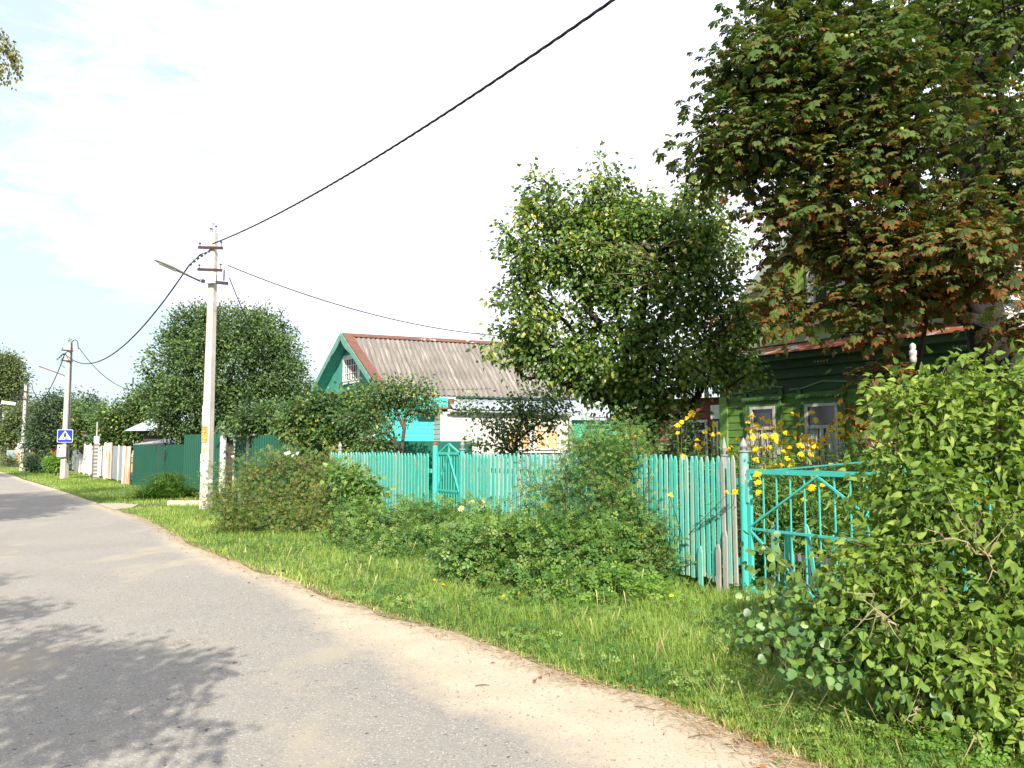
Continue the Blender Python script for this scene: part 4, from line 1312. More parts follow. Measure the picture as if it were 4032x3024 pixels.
cable("overhead_cable", "far black cable between the third and the farthest pole", T3, T4, 1.6, .03)
b1 = POLES[0][1]; H1 = POLES[0][2].z
cable("service_wire", "thin wire from the nearest pole running behind the crown of the pear tree", POLES[0][2] + Vector((.45, -.1, -.95)), P(1960, 1322, 27), .35, .017, mat=m_wire)
cable("service_wire", "thin wire dropping from the nearest pole behind the big round tree", POLES[0][2] + Vector((.50, -.1, -1.30)), P(1265, 1555, 31), 1.1, .017, mat=m_wire)
cable("service_wire", "thin wire from the pedestrian sign pole down to the roofs behind the round tree", POLES[1][2] + Vector((.55, -.05, -.30)), P(600, 1530, 48), .9, .02, mat=m_wire)
cable("service_wire", "thin wire from the third pole down into the dark trees", POLES[2][2] + Vector((.55, -.05, -.35)), P(190, 1590, 72), .5, .025, mat=m_wire)

# ------------------------------------------------------------------ road signs on the poles
def flat(parent, name, pts, O, u, n, k, mat):
    return MB().prism(pts, O + n * (k * .012), u, UP, n, .010).build(name, mat, parent)
def rrect(w_, h_, r, n=4):
    pts = []
    for (cx, cy, a0) in ((w_ - r, h_ - r, 0), (-w_ + r, h_ - r, 90), (-w_ + r, -h_ + r, 180), (w_ - r, -h_ + r, 270)):
        for i in range(n + 1):
            a = math.radians(a0 + 90 * i / n)
            pts.append((cx + r * math.cos(a), cy + r * math.sin(a)))
    return pts
b2 = POLES[1][1]
m_sblue = pmat("crossing_blue", (.008, .03, .50), (.008, .03, .45), rough=.35)
sgO = Vector((b2.x + .10, b2.y - .26, zat(1717, b2.y)))
sroot = thing("pedestrian_crossing_sign", "square blue pedestrian crossing sign with a white triangle and a walking figure", "sign", sgO)
su = Vector((.95, .30, 0)).normalized(); sn = Vector((.30, -.95, 0)).normalized()
flat(sroot, "border", rrect(.385, .355, .06), sgO, su, sn, 0, m_white)
flat(sroot, "plate", rrect(.36, .33, .045), sgO, su, sn, 1, m_sblue)
flat(sroot, "triangle", [(-.32, -.20), (.32, -.20), (0, .30)], sgO, su, sn, 2, m_paper)
fg = MB()
m_blk = pmat("sign_black", (.01, .01, .012), (.012, .012, .014), rough=.5)
O = sgO + sn * .036
def limb(pts, wd):
    for (x0, y0), (x1, y1) in zip(pts[:-1], pts[1:]):
        d = Vector((x1 - x0, y1 - y0)); 
        nn = Vector((-d.y, d.x)).normalized() * wd / 2
        d = d.normalized() * wd * .2
        fg.prism([(x0 + nn.x - d.x, y0 + nn.y - d.y), (x0 - nn.x - d.x, y0 - nn.y - d.y), (x1 - nn.x + d.x, y1 - nn.y + d.y), (x1 + nn.x + d.x, y1 + nn.y + d.y)], O, su, UP, sn, .008)
fg.prism([(.0 + .042 * math.cos(a), .175 + .042 * math.sin(a)) for a in np.linspace(0, 2 * math.pi, 11)[:-1]], O, su, UP, sn, .008)
limb([(.0, .135), (.0, .01)], .085)
limb([(-.0, .02), (-.035, -.07), (-.11, -.16)], .05)
limb([(.01, .02), (.05, -.06), (.06, -.16), (.09, -.165)], .05)
limb([(-.02, .11), (-.07, .05), (-.07, -.01)], .03)
limb([(.02, .11), (.05, .04), (.11, .0)], .03)
for (x0, x1) in ((-.22, -.16), (-.03, .03), (.13, .20)):
    fg.prism([(x0, -.185), (x1, -.185), (x1 + .02 * (1 if x0 < 0 else -1), -.155), (x0 + .03 * (1 if x0 < 0 else -1), -.155)], O, su, UP, sn, .008)
fg.build("walking_figure", m_blk, sroot)
q = MB(); q.fbox(sgO - sn * .03, su, sn, -.25, .25, -.02, .02, -.2, -.16).fbox(sgO - sn * .03, su, sn, -.25, .25, -.02, .02, .16, .2)
q.build("clamp", m_iron, sroot)
b3 = POLES[2][1]
tO = Vector((b3.x + .05, b3.y - .18, zat(1769, b3.y)))
tri = thing("triangular_sign", "back of a grey triangular road sign on the third pole", "sign", tO)
MB().prism([(-.5, 0), (.5, 0), (.0, .78)], tO, su, UP, sn, .015).build("plate", pmat("bare_sign_back", (.42, .45, .47), (.38, .41, .43), rough=.5), tri)
MB().fbox(tO, su, sn, -.30, .30, .016, .05, .12, .16).build("clamp", m_iron, tri)

# ------------------------------------------------------------------ turquoise picket fence
def pick_mat(name, c1, c2, worn, lo, hi):
    return pmat(name, c1, c2, 3, .7, .003, 30, stretch=(3, 3, .6), layers=((worn, 5, lo, hi, (3, 3, .7)), ((.33, .32, .27), 7, .60, .68, (4, 4, .7)), ((.05, .09, .08), 11, .62, .72, (3, 3, .8))))
m_turq = pick_mat("turquoise_paint", (.080, .42, .335), (.065, .37, .30), (.24, .40, .30), .55, .67)
m_turq2 = pick_mat("worn_turquoise", (.085, .44, .37), (.20, .42, .33), (.30, .40, .30), .50, .64)
m_grey_p = pick_mat("bare_picket_wood", (.36, .35, .31), (.27, .27, .24), (.12, .38, .33), .60, .68)
m_turqm = pmat("turquoise_enamel", (.062, .44, .375), (.052, .40, .345), 4, .45, layers=(((.34, .40, .36), 7, .62, .68, None), ((.20, .085, .04), 13, .66, .70, None)))
fdir = (PL_ - PR).normalized(); fnor = Vector((-fdir.y, fdir.x, 0)); fnor = fnor if fnor.y < 0 else -fnor
LINE = (PR, PL_)
def fpt(px): return online(PR, PL_, px)
prs = np.random.RandomState(11)
def picket(parent, px, wpx, ztop, mat, tilt=0, z0=.06, th=.022, pointed=True, off=.045, base=None, lab=None):
    a, b_ = fpt(px - wpx / 2), fpt(px + wpx / 2)
    wd = (b_ - a).length
    u = (b_ - a).normalized()
    c = (a + b_) / 2 + fnor * off
    H = ztop
    k = .075
    if pointed: pts = [(-wd / 2, z0), (wd / 2, z0), (wd / 2 , H - k), (wd * .15, H), (-wd * .15, H), (-wd / 2, H - k)]
    else: pts = [(-wd / 2, z0), (wd / 2, z0), (wd / 2, H - .02), (wd * .3, H), (-wd * .3, H), (-wd / 2, H - .02)]
    pts = [(x + tilt * (z - z0), z) for x, z in pts]
    o = MB().prism(pts, c, u, UP, fnor, th).build("picket", mat, parent)
    if lab: o["label"] = lab
    return o
def rails(parent, pa, pb, zs=(.35, 1.22)):
    q = MB()
    for z in zs: q.bar(fpt(pa) + UP * z, fpt(pb) + UP * z, .05, .08)
    q.build("rail", m_turq, parent)
# left run
fl_ = thing("picket_fence", "turquoise picket fence run between the green sheet fence and the small wicket gate", "fence", fpt(1500))
px = 1316.0
while px < 1702:
    sp_ = 9.4 + (px - 1316) / 386 * 3.9
    ztop = zat(1781 + (4 if px > 1600 else 0), fpt(px).y) + prs.normal() * .012
    picket(fl_, px, sp_ * .66, ztop, m_turq2 if (px < 1420 or prs.rand() < .3) else m_turq, prs.normal() * .004)
    px += sp_
rails(fl_, 1314, 1704)
q = MB(); q.lathe(fpt(1336) - fnor * .05, [(.045, 0), (.045, 1.62), (.07, 1.63), (.07, 1.65), (.03, 1.66), (.055, 1.72), (.003, 1.84)], 10)
q.build("post", m_grey_p, fl_)
# right run
fr_ = thing("picket_fence", "long turquoise picket fence run between the wicket gate and the round gate post", "fence", fpt(2400))
px = 1838.0
while px < 2905:
    if px < 1928: sp_ = 12.6
    else: sp_ = 15.8 + (px - 1928) / 980 * 5.6
    Yh = fpt(px).y
    ztop = zat(1786 if px < 2200 else 1786 + (px - 2200) / 700 * 12, Yh) + prs.normal() * .010
    if px > 2895: mt = m_grey_p
    elif px > 2850: mt = m_grey_p if prs.rand() < .6 else m_turq2
    elif px > 2640: mt = m_turq if prs.rand() < .6 else m_turq2
    else: mt = m_turq2 if prs.rand() < .5 else m_turq
    picket(fr_, px, sp_ * (.66 if px < 1928 else .58), ztop, mt, prs.normal() * .005, z0=.10 + prs.rand() * .05)
    px += sp_
rails(fr_, 1832, 2915, (.38, 1.28))
for pxs in (2480, 2832):
    q = MB(); q.lathe(fpt(pxs) - fnor * .06, [(.03, 0), (.03, 1.56), (.045, 1.57), (.045, 1.585), (.015, 1.59), (.032, 1.66), (.002, 1.80)], 10)
    q.build("post", pmat("silver_paint", (.30, .31, .33), (.2, .2, .22), rough=.5) if pxs == 2480 else bpy.data.materials["silver_paint"], fr_)
m_silver = bpy.data.materials["silver_paint"]
for (pxs, zt) in ((2862, .72), (2835, .55), (2765, .50)):
    picket(fr_, pxs, 15, zt, m_grey_p if pxs > 2800 else m_turq2, prs.normal() * .01, z0=.0, off=.075)

# wicket gate with two round posts
wk = thing("wicket_gate", "narrow turquoise iron wicket gate with a peaked top in the picket fence", "gate", fpt(1774))
g0, g1 = fpt(1729), fpt(1812)
gu2 = (g1 - g0).normalized(); gl = (g1 - g0).length
Yg = fpt(1774).y
zt = zat(1785, Yg); zm = zat(1934, Yg); zp = zat(1748, Yg)
q = MB()
q.bar(g0 + UP * .08, g0 + UP * zt, .035, .035, fnor); q.bar(g1 + UP * .08, g1 + UP * zt, .035, .035, fnor)
q.bar(g0 + UP * zt, g1 + UP * zt, .04, .05); q.bar(g0 + UP * zm, g1 + UP * zm, .03, .035); q.bar(g0 + UP * .1, g1 + UP * .1, .03, .035)
q.build("frame", m_turqm, wk)
q = MB()
for i in range(1, 8): q.bar(g0 + gu2 * gl * i / 8 + UP * .1, g0 + gu2 * gl * i / 8 + UP * (zt - .0), .014, .014, fnor)
q.build("bars", m_turqm, wk)
q = MB()
gm = (g0 + g1) / 2
q.bar(g0 + UP * zt, gm + UP * zp, .03, .03); q.bar(g1 + UP * zt, gm + UP * zp, .03, .03); q.bar(gm + UP * zt, gm + UP * zp, .03, .03, fnor)
q.bar(gm + UP * zt + fnor * .015, g0 + UP * zm + fnor * .015, .03, .02); q.bar(gm + UP * zt + fnor * .015, g1 + UP * zm + fnor * .015, .03, .02)
q.build("brace", m_turqm, wk)
for pxp, cap in ((1718, 0), (1824, 1)):
    c = fpt(pxp) + fnor * .01
    zt_ = zat(1752 if not cap else 1772, c.y)
    q = MB(); q.lathe(c, [(.055 if not cap else .045, 0), (.055 if not cap else .045, zt_), (.001, zt_ + .001)], 14)
    po = q.build("post", m_turqm, wk, smooth=False)
    q = MB()
    if not cap: q.lathe(c + UP * zt_, [(.065, 0), (.065, .02), (.02, .06), (.001, .065)], 14)
    else: q.lathe(c + UP * zt_, [(.065, 0), (.065, .02), (.02, .03), (.04, .08), (.045, .10), (.003, .20)], 12)
    q.build("finial", m_rust if not cap else m_silver, po)

# big gate: round post, two leaves
GB = Vector((3.62, 7.45, 0))
gd = (GB - PR).normalized(); gno = Vector((gd.y, -gd.x, 0)); gno = gno if gno.y < 0 else -gno
post = thing("gate_post", "round turquoise steel gate post with a silver spear finial beside the large gate", "post", PR)
zt_ = zat(1780, PR.y)
q = MB(); q.lathe(PR, [(.052, 0), (.052, zt_), (.001, zt_ + .001)], 18); q.build("shaft", m_turqm, post, smooth=False)
q = MB(); q.lathe(PR + UP * (zt_ - .36), [(.0535, 0), (.0535, .34)], 18); q.build("bare_band", pmat("scratched_band", (.26, .31, .29), (.10, .33, .30), 8, .6, lo=.45, hi=.6), post)
q = MB(); q.lathe(PR + UP * zt_, [(.068, 0), (.068, .018), (.02, .022), (.022, .035), (.04, .06), (.043, .075), (.03, .11), (.003, .165)], 14); q.build("finial", m_silver, post, smooth=False)
tdir = Vector((.96, .28, 0)).normalized(); tno = Vector((.28, -.96, 0)).normalized()
text_part("marking", "10", .045, PR + UP * (zt_ - .26) + tno * .0545 - tdir * .005, tdir, UP, tno, m_blk, post, .0008)
text_part("marking", "43", .035, PR + UP * (zt_ - .12) + Vector((.66, -.75, 0)).normalized() * .055, Vector((.75, .66, 0)).normalized(), UP, Vector((.66, -.75, 0)).normalized(), m_blk, post, .0008)
q = MB()
q.bar(PR + tno * .055 - tdir * .035 + UP * (zt_ - .10), PR + tno * .055 - tdir * .005 + UP * (zt_ - .10), .004, .004); q.bar(PR + tno * .056 - tdir * .02 + UP * (zt_ - .10), PR + tno * .056 - tdir * .02 + UP * (zt_ - .075), .004, .004, tno)
q.build("marking", m_blk, post)

def gate_leaf(name, label, O, d, n, Lg, flip):
    r = thing(name, label, "gate", O)
    zt, zm, zb = 1.40, .76, .07
    f = MB()
    S = .045
    f.bar(O + UP * zb, O + UP * (zt + .02), S, .04, d); f.bar(O + d * Lg + UP * zb, O + d * Lg + UP * zt, S, .04, d)
    f.bar(O + UP * zt + d * .02, O + d * (Lg - .02) + UP * zt, .035, .055); f.bar(O + UP * zb, O + d * Lg + UP * zb, .035, .04)
    f.bar(O + UP * (zm - .0), O + d * Lg + UP * zm, .025, .026)
    f.build("frame", m_turqm, r)
    nbr = 9
    for i in range(1, nbr + 1):
        c = O + d * (Lg * i / (nbr + 1)) - n * .012
        MB().bar(c + UP * zb, c + UP * (zt - .02), .013, .013, d).build("bar", m_turqm, r)
    q = MB()
    mid = O + d * Lg / 2 + n * .012
    for (a, b_) in ((mid + UP * (zt - .03), O + UP * (zm + .02) + n * .012), (mid + UP * (zt - .03), O + d * Lg + UP * (zm + .02) + n * .012),
                    (O + UP * (zm - .02) + n * .012, mid + UP * zb), (O + d * Lg + UP * (zm - .02) + n * .012, mid + UP * zb)):
        q.bar(a, b_, .02, .02)
    q.build("brace", m_turqm, r)
    q = MB()
    hi = O + d * (Lg if not flip else 0) ; lo = O + d * (Lg * .18 if not flip else Lg * .82)
    q.bar(lo + UP * (zt + .02), hi + UP * (zt + .16), .016, .016); q.bar(hi + UP * (zt + .16), hi + UP * zt, .016, .016, d)
    q.build("peak_rail", m_turqm, r)
    return r
LG = (GB - PR).length - .10
gate1 = gate_leaf("gate_leaf", "turquoise iron gate leaf with diamond bracing hung on the round gate post", PR + gd * .08, gd, gno, LG, False)
MB().bar(PR + gd * .065 + UP * 1.05 + gno * .02, PR + gd * .065 + UP * 1.30 + gno * .02, .03, .05, gno).build("hinge", m_turq2, gate1)
MB().box(PR + gd * (.08 + LG) + gno * .03 + UP * 1.1, gd * .03, gno * .01, UP * .12).build("lock_plate", m_turqm, gate1)
gate_leaf("gate_leaf", "second turquoise iron gate leaf half hidden behind the lilac bush", PR + gd * (.08 + LG + .05), gd, gno, LG, True)
# short picket fence just behind the gate
sf = thing("short_picket_fence", "low uneven turquoise pickets standing behind the large iron gate", "fence", PR + gd * .8 - gno * .35)
prs = np.random.RandomState(4)
for i in range(22):
    c = PR + gd * (.12 + i * .155) - gno * (.30 + .03 * (i % 2))
    h = .82 + prs.normal() * .06
    tl_ = prs.normal() * .05 if i not in (4,) else -.16
    w_ = .045
    MB().prism([(-w_ / 2, .02), (w_ / 2, .02), (w_ / 2 + tl_ * h, h - .04), (w_ * .1 + tl_ * h, h), (-w_ * .1 + tl_ * h, h), (-w_ / 2 + tl_ * h, h - .04)], c, gd, UP, gno, .018).build("picket", m_turq if i % 3 else m_turq2, sf)
q = MB(); q.bar(PR + gd * .1 - gno * .36 + UP * .45, PR + gd * 3.5 - gno * .36 + UP * .47, .03, .07); q.build("rail", m_grey_p, sf)

# rusty pipe stub under the lilac
rp_ = G(3345, 2650)
pv = thing("rusty_pipe", "short rusty pipe stub standing in the grass under the lilac bush", "pipe", rp_)
MB().lathe(rp_, [(.05, 0), (.05, .2), (.055, .2), (.055, .23), (.04, .23), (.04, .18)], 12).build("pipe", m_rust, pv)
# ------------------------------------------------------------------ plants
m_bark = pmat("grey_bark", (.10, .080, .062), (.06, .05, .04), 6, .95, .012, 30, stretch=(1, 1, .3))
m_bark_d = pmat("shaded_bark", (.024, .020, .016), (.011, .009, .008), 6, .95, .02, 18, stretch=(1, 1, .25))  # colour darkened to stand in for crown shade on the chestnut trunk
m_stem = pmat("brown_stems", (.13, .085, .05), (.09, .06, .035), 9, .9)
m_gstem = pmat("green_stems", (.10, .16, .04), (.08, .12, .03), 9, .8)
g3 = lambda a, b, c: [(0.0, a), (.5, b), (1.0, c)]
m_pear = leafmat("pear_leaf", [(0, (0.038, 0.079, 0.013)), (.45, (0.083, 0.164, 0.026)), (.8, (0.179, 0.248, 0.037)), (1, (0.414, 0.397, 0.074))], .30, .42, spec=.5)
m_chest = leafmat("chestnut_leaf", [(0, (0.028, 0.055, 0.011)), (.5, (0.063, 0.113, 0.023)), (1, (0.120, 0.160, 0.039))], .25, .6, brown=(.165, .060, .016), spec=.2)
m_lilac = leafmat("lilac_leaf", [(0, (0.056, 0.109, 0.015)), (.5, (0.124, 0.207, 0.030)), (1, (0.248, 0.322, 0.059))], .34, .55, spec=.25)
m_aspen = leafmat("aspen_leaf", [(0, (0.046, 0.112, 0.026)), (.5, (0.089, 0.186, 0.043)), (1, (0.227, 0.302, 0.054))], .22, .45, spec=.5)
m_rose = leafmat("rose_leaf", [(0, (0.047, 0.095, 0.019)), (.45, (0.093, 0.155, 0.030)), (.8, (0.170, 0.216, 0.047)), (1, (0.289, 0.190, 0.054))], .25, .5)
m_dog = leafmat("dog_rose_leaf", [(0, (0.040, 0.109, 0.022)), (.5, (0.092, 0.194, 0.041)), (.85, (0.171, 0.279, 0.060)), (1, (0.315, 0.265, 0.072))], .25, .5)
m_rose2 = leafmat("rugosa_leaf", [(0, (0.038, 0.101, 0.019)), (.5, (0.085, 0.184, 0.035)), (.85, (0.201, 0.285, 0.055)), (1, (.20, .27, .075))], .28, .5)
m_round = leafmat("round_tree_leaf", [(0, (0.032, 0.071, 0.020)), (.5, (0.063, 0.128, 0.031)), (1, (0.149, 0.213, 0.053))], .25, .45, spec=.5)
m_apple = leafmat("apple_leaf", [(0, (0.028, 0.072, 0.019)), (.5, (0.063, 0.130, 0.033)), (.9, (0.140, 0.208, 0.047)), (1, (0.365, 0.338, 0.047))], .28, .45, spec=.45)
m_dark = leafmat("dark_tree_leaf", [(0, (0.028, 0.055, 0.023)), (.5, (0.049, 0.094, 0.040)), (1, (0.105, 0.150, 0.059))], .2, .6)
m_far = leafmat("far_tree_leaf", [(0, (0.053, 0.083, 0.030)), (.5, (0.095, 0.138, 0.045)), (1, (0.178, 0.209, 0.069))], .2, .6)
m_lime = leafmat("lime_leaf", [(0, (.08, .17, .02)), (.5, (.13, .25, .03)), (1, (.22, .33, .06))], .35, .45)
m_grass = leafmat("grass_blade", [(0, (0.100, 0.185, 0.034)), (.5, (0.216, 0.325, 0.060)), (.88, (0.405, 0.463, 0.127)), (1, (0.835, 0.591, 0.351))], .33, .5, spec=.3)
m_birch = leafmat("birch_leaf", [(0, (.06, .08, .015)), (.5, (.11, .12, .022)), (1, (.20, .17, .03))], .35, .45)
m_flower = leafmat("yellow_petals", [(0, (.66, .44, .008)), (.5, (.82, .58, .01)), (1, (.88, .68, .03))], .2, .6)
m_whitefl = leafmat("white_petals", [(0, (.62, .60, .52)), (1, (.8, .78, .72))], .2, .6)
m_cream = leafmat("cream_petals", [(0, (.45, .48, .16)), (1, (.62, .62, .32))], .2, .6)
m_straw0 = leafmat("dry_stalk", [(0, (.20, .17, .06)), (1, (.42, .36, .18))], .1, .9)
m_fruit = pmat("green_fruit", (.22, .30, .06), (.28, .34, .08), 20, .4)
m_berry = pmat("rowan_red", (.22, .04, .02), (.28, .06, .02), 20, .5)
m_hips = pmat("orange_hips", (.45, .10, .03), (.5, .16, .04), 20, .4)

FRU = []
def balls(name, pts, r, mat, parent, n=6, m_=4):
    v, f = [], []
    T = []
    for i in range(m_ + 1):
        a = math.pi * i / m_
        for k in range(n):
            b_ = 2 * math.pi * k / n
            T.append((math.sin(a) * math.cos(b_), math.sin(a) * math.sin(b_), math.cos(a)))
    F = [(i * n + k, i * n + (k + 1) % n, (i + 1) * n + (k + 1) % n, (i + 1) * n + k) for i in range(m_) for k in range(n)]
    T = np.array(T); F = np.array(F)
    pts = np.array(pts); r = np.broadcast_to(r, (len(pts),))
    o0 = np.array(W[parent.name])
    co = T[None] * r[:, None, None] + pts[:, None] - o0
    fa = (F[None] + (np.arange(len(pts)) * len(T))[:, None, None]).reshape(-1, 4)
    return link_mesh(name, np_mesh(name, co.reshape(-1, 3), fa, 4, smooth=True), mat, parent)

def gp(px, Y):
    v = P(px, 1768, Y); v.z = 0
    return v
def TP(*l): return [P(*q) for q in l]

HEARTN = ([(x * .78, y, z - .10 * y * y) for x, y, z in HEART[0]], HEART[1])
# --- pear tree in the garden
Yp = 13.6
base = gp(2512, Yp)
tr = [[base, P(2506, 1700, Yp), P(2500, 1560, Yp), P(2515, 1350, Yp), P(2540, 1120, Yp + .1), P(2570, 850, Yp + .1)],
      [P(2500, 1560, Yp), P(2455, 1400, Yp - .2), P(2430, 1200, Yp - .3), P(2400, 900, Yp - .2), P(2388, 700, Yp - .1)],
      [P(2515, 1350, Yp), P(2640, 1200, Yp + .2), P(2720, 950, Yp + .3)],
      [P(2455, 1400, Yp - .2), P(2300, 1200, Yp - .3), P(2170, 900, Yp - .2), P(2160, 720, Yp - .2)],
      [P(2506, 1620, Yp), P(2600, 1480, Yp - .4), P(2780, 1330, Yp - .5), P(2930, 1250, Yp - .5)]]
bl = [(2385, 720, Yp, 65, 100, .4), (2375, 820, Yp, 120, 80, .6), (2165, 790, Yp, 80, 120, .5), (2265, 880, Yp, 90, 70, .5), (2110, 890, Yp, 80, 80, .5), (2100, 1010, Yp, 130, 120, .7), (2080, 1190, Yp, 120, 130, .7),
      (2010, 1350, Yp, 110, 65, .5), (2070, 1410, Yp, 90, 50, .4), (2190, 1380, Yp, 150, 120, .8), (2330, 1000, Yp, 200, 190, 1.0), (2430, 1290, Yp, 260, 230, 1.3), (2620, 890, Yp, 150, 120, 1.0), (2500, 850, Yp, 110, 90, .8), (2520, 1000, Yp, 200, 180, 1.1), (2680, 1120, Yp, 170, 170, 1.0),
      (2790, 790, Yp, 110, 75, .6), (2780, 960, Yp, 150, 140, .8), (2810, 1200, Yp, 120, 130, .8), (2700, 1430, Yp, 230, 150, 1.2), (2430, 1530, Yp, 160, 100, .9), (2330, 1480, Yp, 150, 110, .7),
      (2880, 1450, Yp, 120, 70, .6), (2960, 1280, Yp, 40, 50, .3), (2560, 1640, Yp, 160, 60, .6)]
plant("pear_tree", "tall leafy pear tree between the turquoise house and the green house", "tree", base, bl, 660, 54, .15, .080, m_pear, m_bark_d, 21, tr, HEART, .17, .005, droop=.55, flat=.9, shell=2.2, shoots=(150, .32, 7, .05))
wrs = np.random.RandomState(31)
q = MB()
for i in range(34):
    a = P(2380 + wrs.rand() * 260, 960 + wrs.rand() * 170, Yp - 1.25)
    d = Vector((wrs.normal() * .35, -.1, .05 + wrs.normal() * .12))
    pts = [a, a + d * .35 + Vector((0, 0, .03)), a + d * .7 + Vector(wrs.normal(size=3)) * .03, a + d]
    q.tube(pts, [.006, .005, .003, .0015], 4)
q.build("dead_twigs", pmat("lichen_twig", (.22, .15, .08), (.14, .11, .08), 14, .9), bpy.data.objects["pear_tree"])
# --- horse chestnut
Yc = 10.8
base = gp(3935, Yc)
tr = [[base, P(3940, 1700, Yc), P(3915, 1500, Yc), P(3880, 1280, Yc), P(3845, 1000, Yc), P(3820, 600, Yc + .6), P(3850, 100, Yc + 1.4), P(3850, -500, Yc + 2)],
      [P(3880, 1280, Yc), P(3720, 1000, Yc - .4), P(3560, 700, Yc - .7), P(3445, 300, Yc - .8), P(3400, -100, Yc - .8), P(3380, -500, Yc - .8)],
      [P(3845, 1100, Yc), P(3600, 1020, Yc - 1.2), P(3300, 900, Yc - 1.8), P(3000, 760, Yc - 1.8)],
      [P(3880, 1280, Yc), P(3650, 1200, Yc - 1.2), P(3350, 1180, Yc - 1.6), P(3100, 1200, Yc - 1.7)],
      [P(3915, 1480, Yc), P(4060, 1300, Yc - .5), P(4200, 1000, Yc - .8)],
      [P(3560, 700, Yc - .7), P(3350, 480, Yc - 1.5), P(3100, 330, Yc - 1.8)]]
Yf = 9.2
bl = [(3150, 20, Yf + .3, 200, 180, 1.0), (2930, 290, Yf, 150, 80, .7), (2980, 160, Yf, 110, 90, .6), (3000, 400, Yf, 170, 80, .7), (3080, 240, Yf, 190, 120, .8), (2800, 590, Yf, 130, 60, .6), (2960, 570, Yf, 220, 110, .9), (2900, 480, Yf, 130, 60, .6), (2940, 690, Yf, 190, 60, .6), (3130, 480, Yf, 220, 140, 1.0),
      (3320, 330, Yf, 230, 230, 1.1), (3250, 700, Yf, 260, 150, 1.1), (3120, 850, Yf, 190, 70, .8), (3520, 560, Yf - .3, 260, 220, 1.0), (3640, 180, 12.2, 170, 170, 1.0), (3880, 230, 13.2, 220, 260, 1.3),
      (3820, 640, 12.8, 260, 280, 1.2), (3330, 960, Yf, 230, 130, 1.0), (3110, 1010, Yf, 110, 40, .5), (3080, 1170, Yf, 90, 30, .4), (3260, 1190, Yf, 130, 40, .6), (3580, 950, Yf - .4, 260, 190, .9),
      (3560, 1150, Yf - .2, 240, 60, .8), (3800, 1020, Yf - .4, 240, 160, .9), (3700, 1180, Yf, 120, 40, .6), (4020, 800, 12.6, 170, 320, 1.2), (4100, 1240, Yf + .3, 110, 130, .8), (3400, 1310, Yf, 130, 25, .5), (3050, 1280, Yf, 70, 20, .4),
      (3480, 1480, Yf + .2, 110, 50, .4), (3560, 1600, Yf + .2, 110, 80, .4), (3930, 480, 10.4, 120, 260, .7), (3850, 120, 10.2, 130, 150, .7), (3960, 0, 10.6, 120, 120, .7), (3700, 60, 10.2, 120, 120, .7), (3600, 420, 9.6, 160, 160, .8), (3420, 150, 9.8, 200, 160, .9), (3700, 820, 9.2, 200, 120, .9), (3440, 1640, Yf + .3, 60, 50, .3), (3300, -250, 11.5, 330, 230, 1.3), (3800, -250, 13.6, 350, 250, 1.5), (4250, 300, 13.4, 250, 400, 1.4)]
def chbrown(pos, rs):
    # scorched leaves: mostly in the lower crown
    h = pos[:, 2]
    b_ = np.interp(h, [2.2, 3.4, 5.0, 6.5, 8.5], [.60, .42, .22, .05, -.10])
    return b_ + rs.normal(size=len(pos)) * .18
_, _, _, ctips = plant("horse_chestnut_tree", "huge horse chestnut tree with scorched brown leaf tips leaning over the green house", "tree", base, bl, 1700, 13, .20, .163, m_chest, m_bark_d, 22, tr, PALM, .27, .006,
      droop=.28, flat=.6, upn=2.0, rand=.42, shell=1.9, curl=.08, up=-.05, brown=chbrown, light=(0, 0, .2), sides=8)
crs = np.random.RandomState(8)
ctree = bpy.data.objects["horse_chestnut_tree"]
sel = ctips[crs.choice(len(ctips), 75, replace=False)] + crs.normal(size=(75, 3)) * .1 + np.array([0, -.15, -.05])
for k in range(75):
    balls("chestnut_husk", [sel[k]] if crs.rand() < .6 else [sel[k], sel[k] + [.07, .02, .02]], .024, m_fruit, ctree, 7, 5)

# --- lilac bush in the right foreground
Yl = 4.9
base = gp(3800, 5.3)
bl = [(3720, 1560, 5.3, 120, 70, .3), (3900, 1560, 5.2, 150, 90, .4), (4010, 1530, 5.2, 60, 80, .3), (3570, 1590, 5.3, 50, 45, .2), (3640, 1670, 5.2, 130, 110, .35), (3880, 1780, 5.1, 220, 180, .5), (3560, 1860, 5.1, 110, 90, .35), (3490, 1960, 5.1, 90, 80, .3), (3640, 1990, 4.9, 180, 150, .45),
      (3880, 2080, 4.8, 220, 200, .5), (3440, 2140, 5.1, 70, 50, .3), (3520, 2230, 4.8, 160, 90, .4), (3310, 2370, 4.9, 100, 60, .25), (3350, 2480, 4.8, 120, 70, .3), (3420, 2300, 4.8, 100, 60, .3), (3560, 2440, 4.7, 200, 120, .4), (3800, 2380, 4.7, 200, 150, .45), (3980, 2430, 4.6, 150, 200, .45),
      (3620, 2620, 4.6, 180, 110, .35), (3880, 2680, 4.5, 200, 120, .4), (3760, 2760, 4.45, 160, 60, .3), (4000, 2780, 4.4, 100, 60, .3), (4150, 1800, 5.0, 160, 260, .6), (4200, 2300, 4.7, 160, 300, .6)]
tr = [[base, P(3790, 2400, 5.25), P(3760, 2100, 5.2), P(3700, 1800, 5.25), P(3720, 1580, 5.3)], [base + V3(.15, 0, 0), P(3900, 2250, 5.1), P(3960, 1950, 5.0), P(3930, 1700, 5.1)],
      [base, P(3700, 2450, 5.1), P(3560, 2250, 5.0), P(3460, 2020, 5.1)], [base, P(4000, 2400, 4.9), P(4100, 2200, 4.9), P(4150, 1800, 5.0)]]
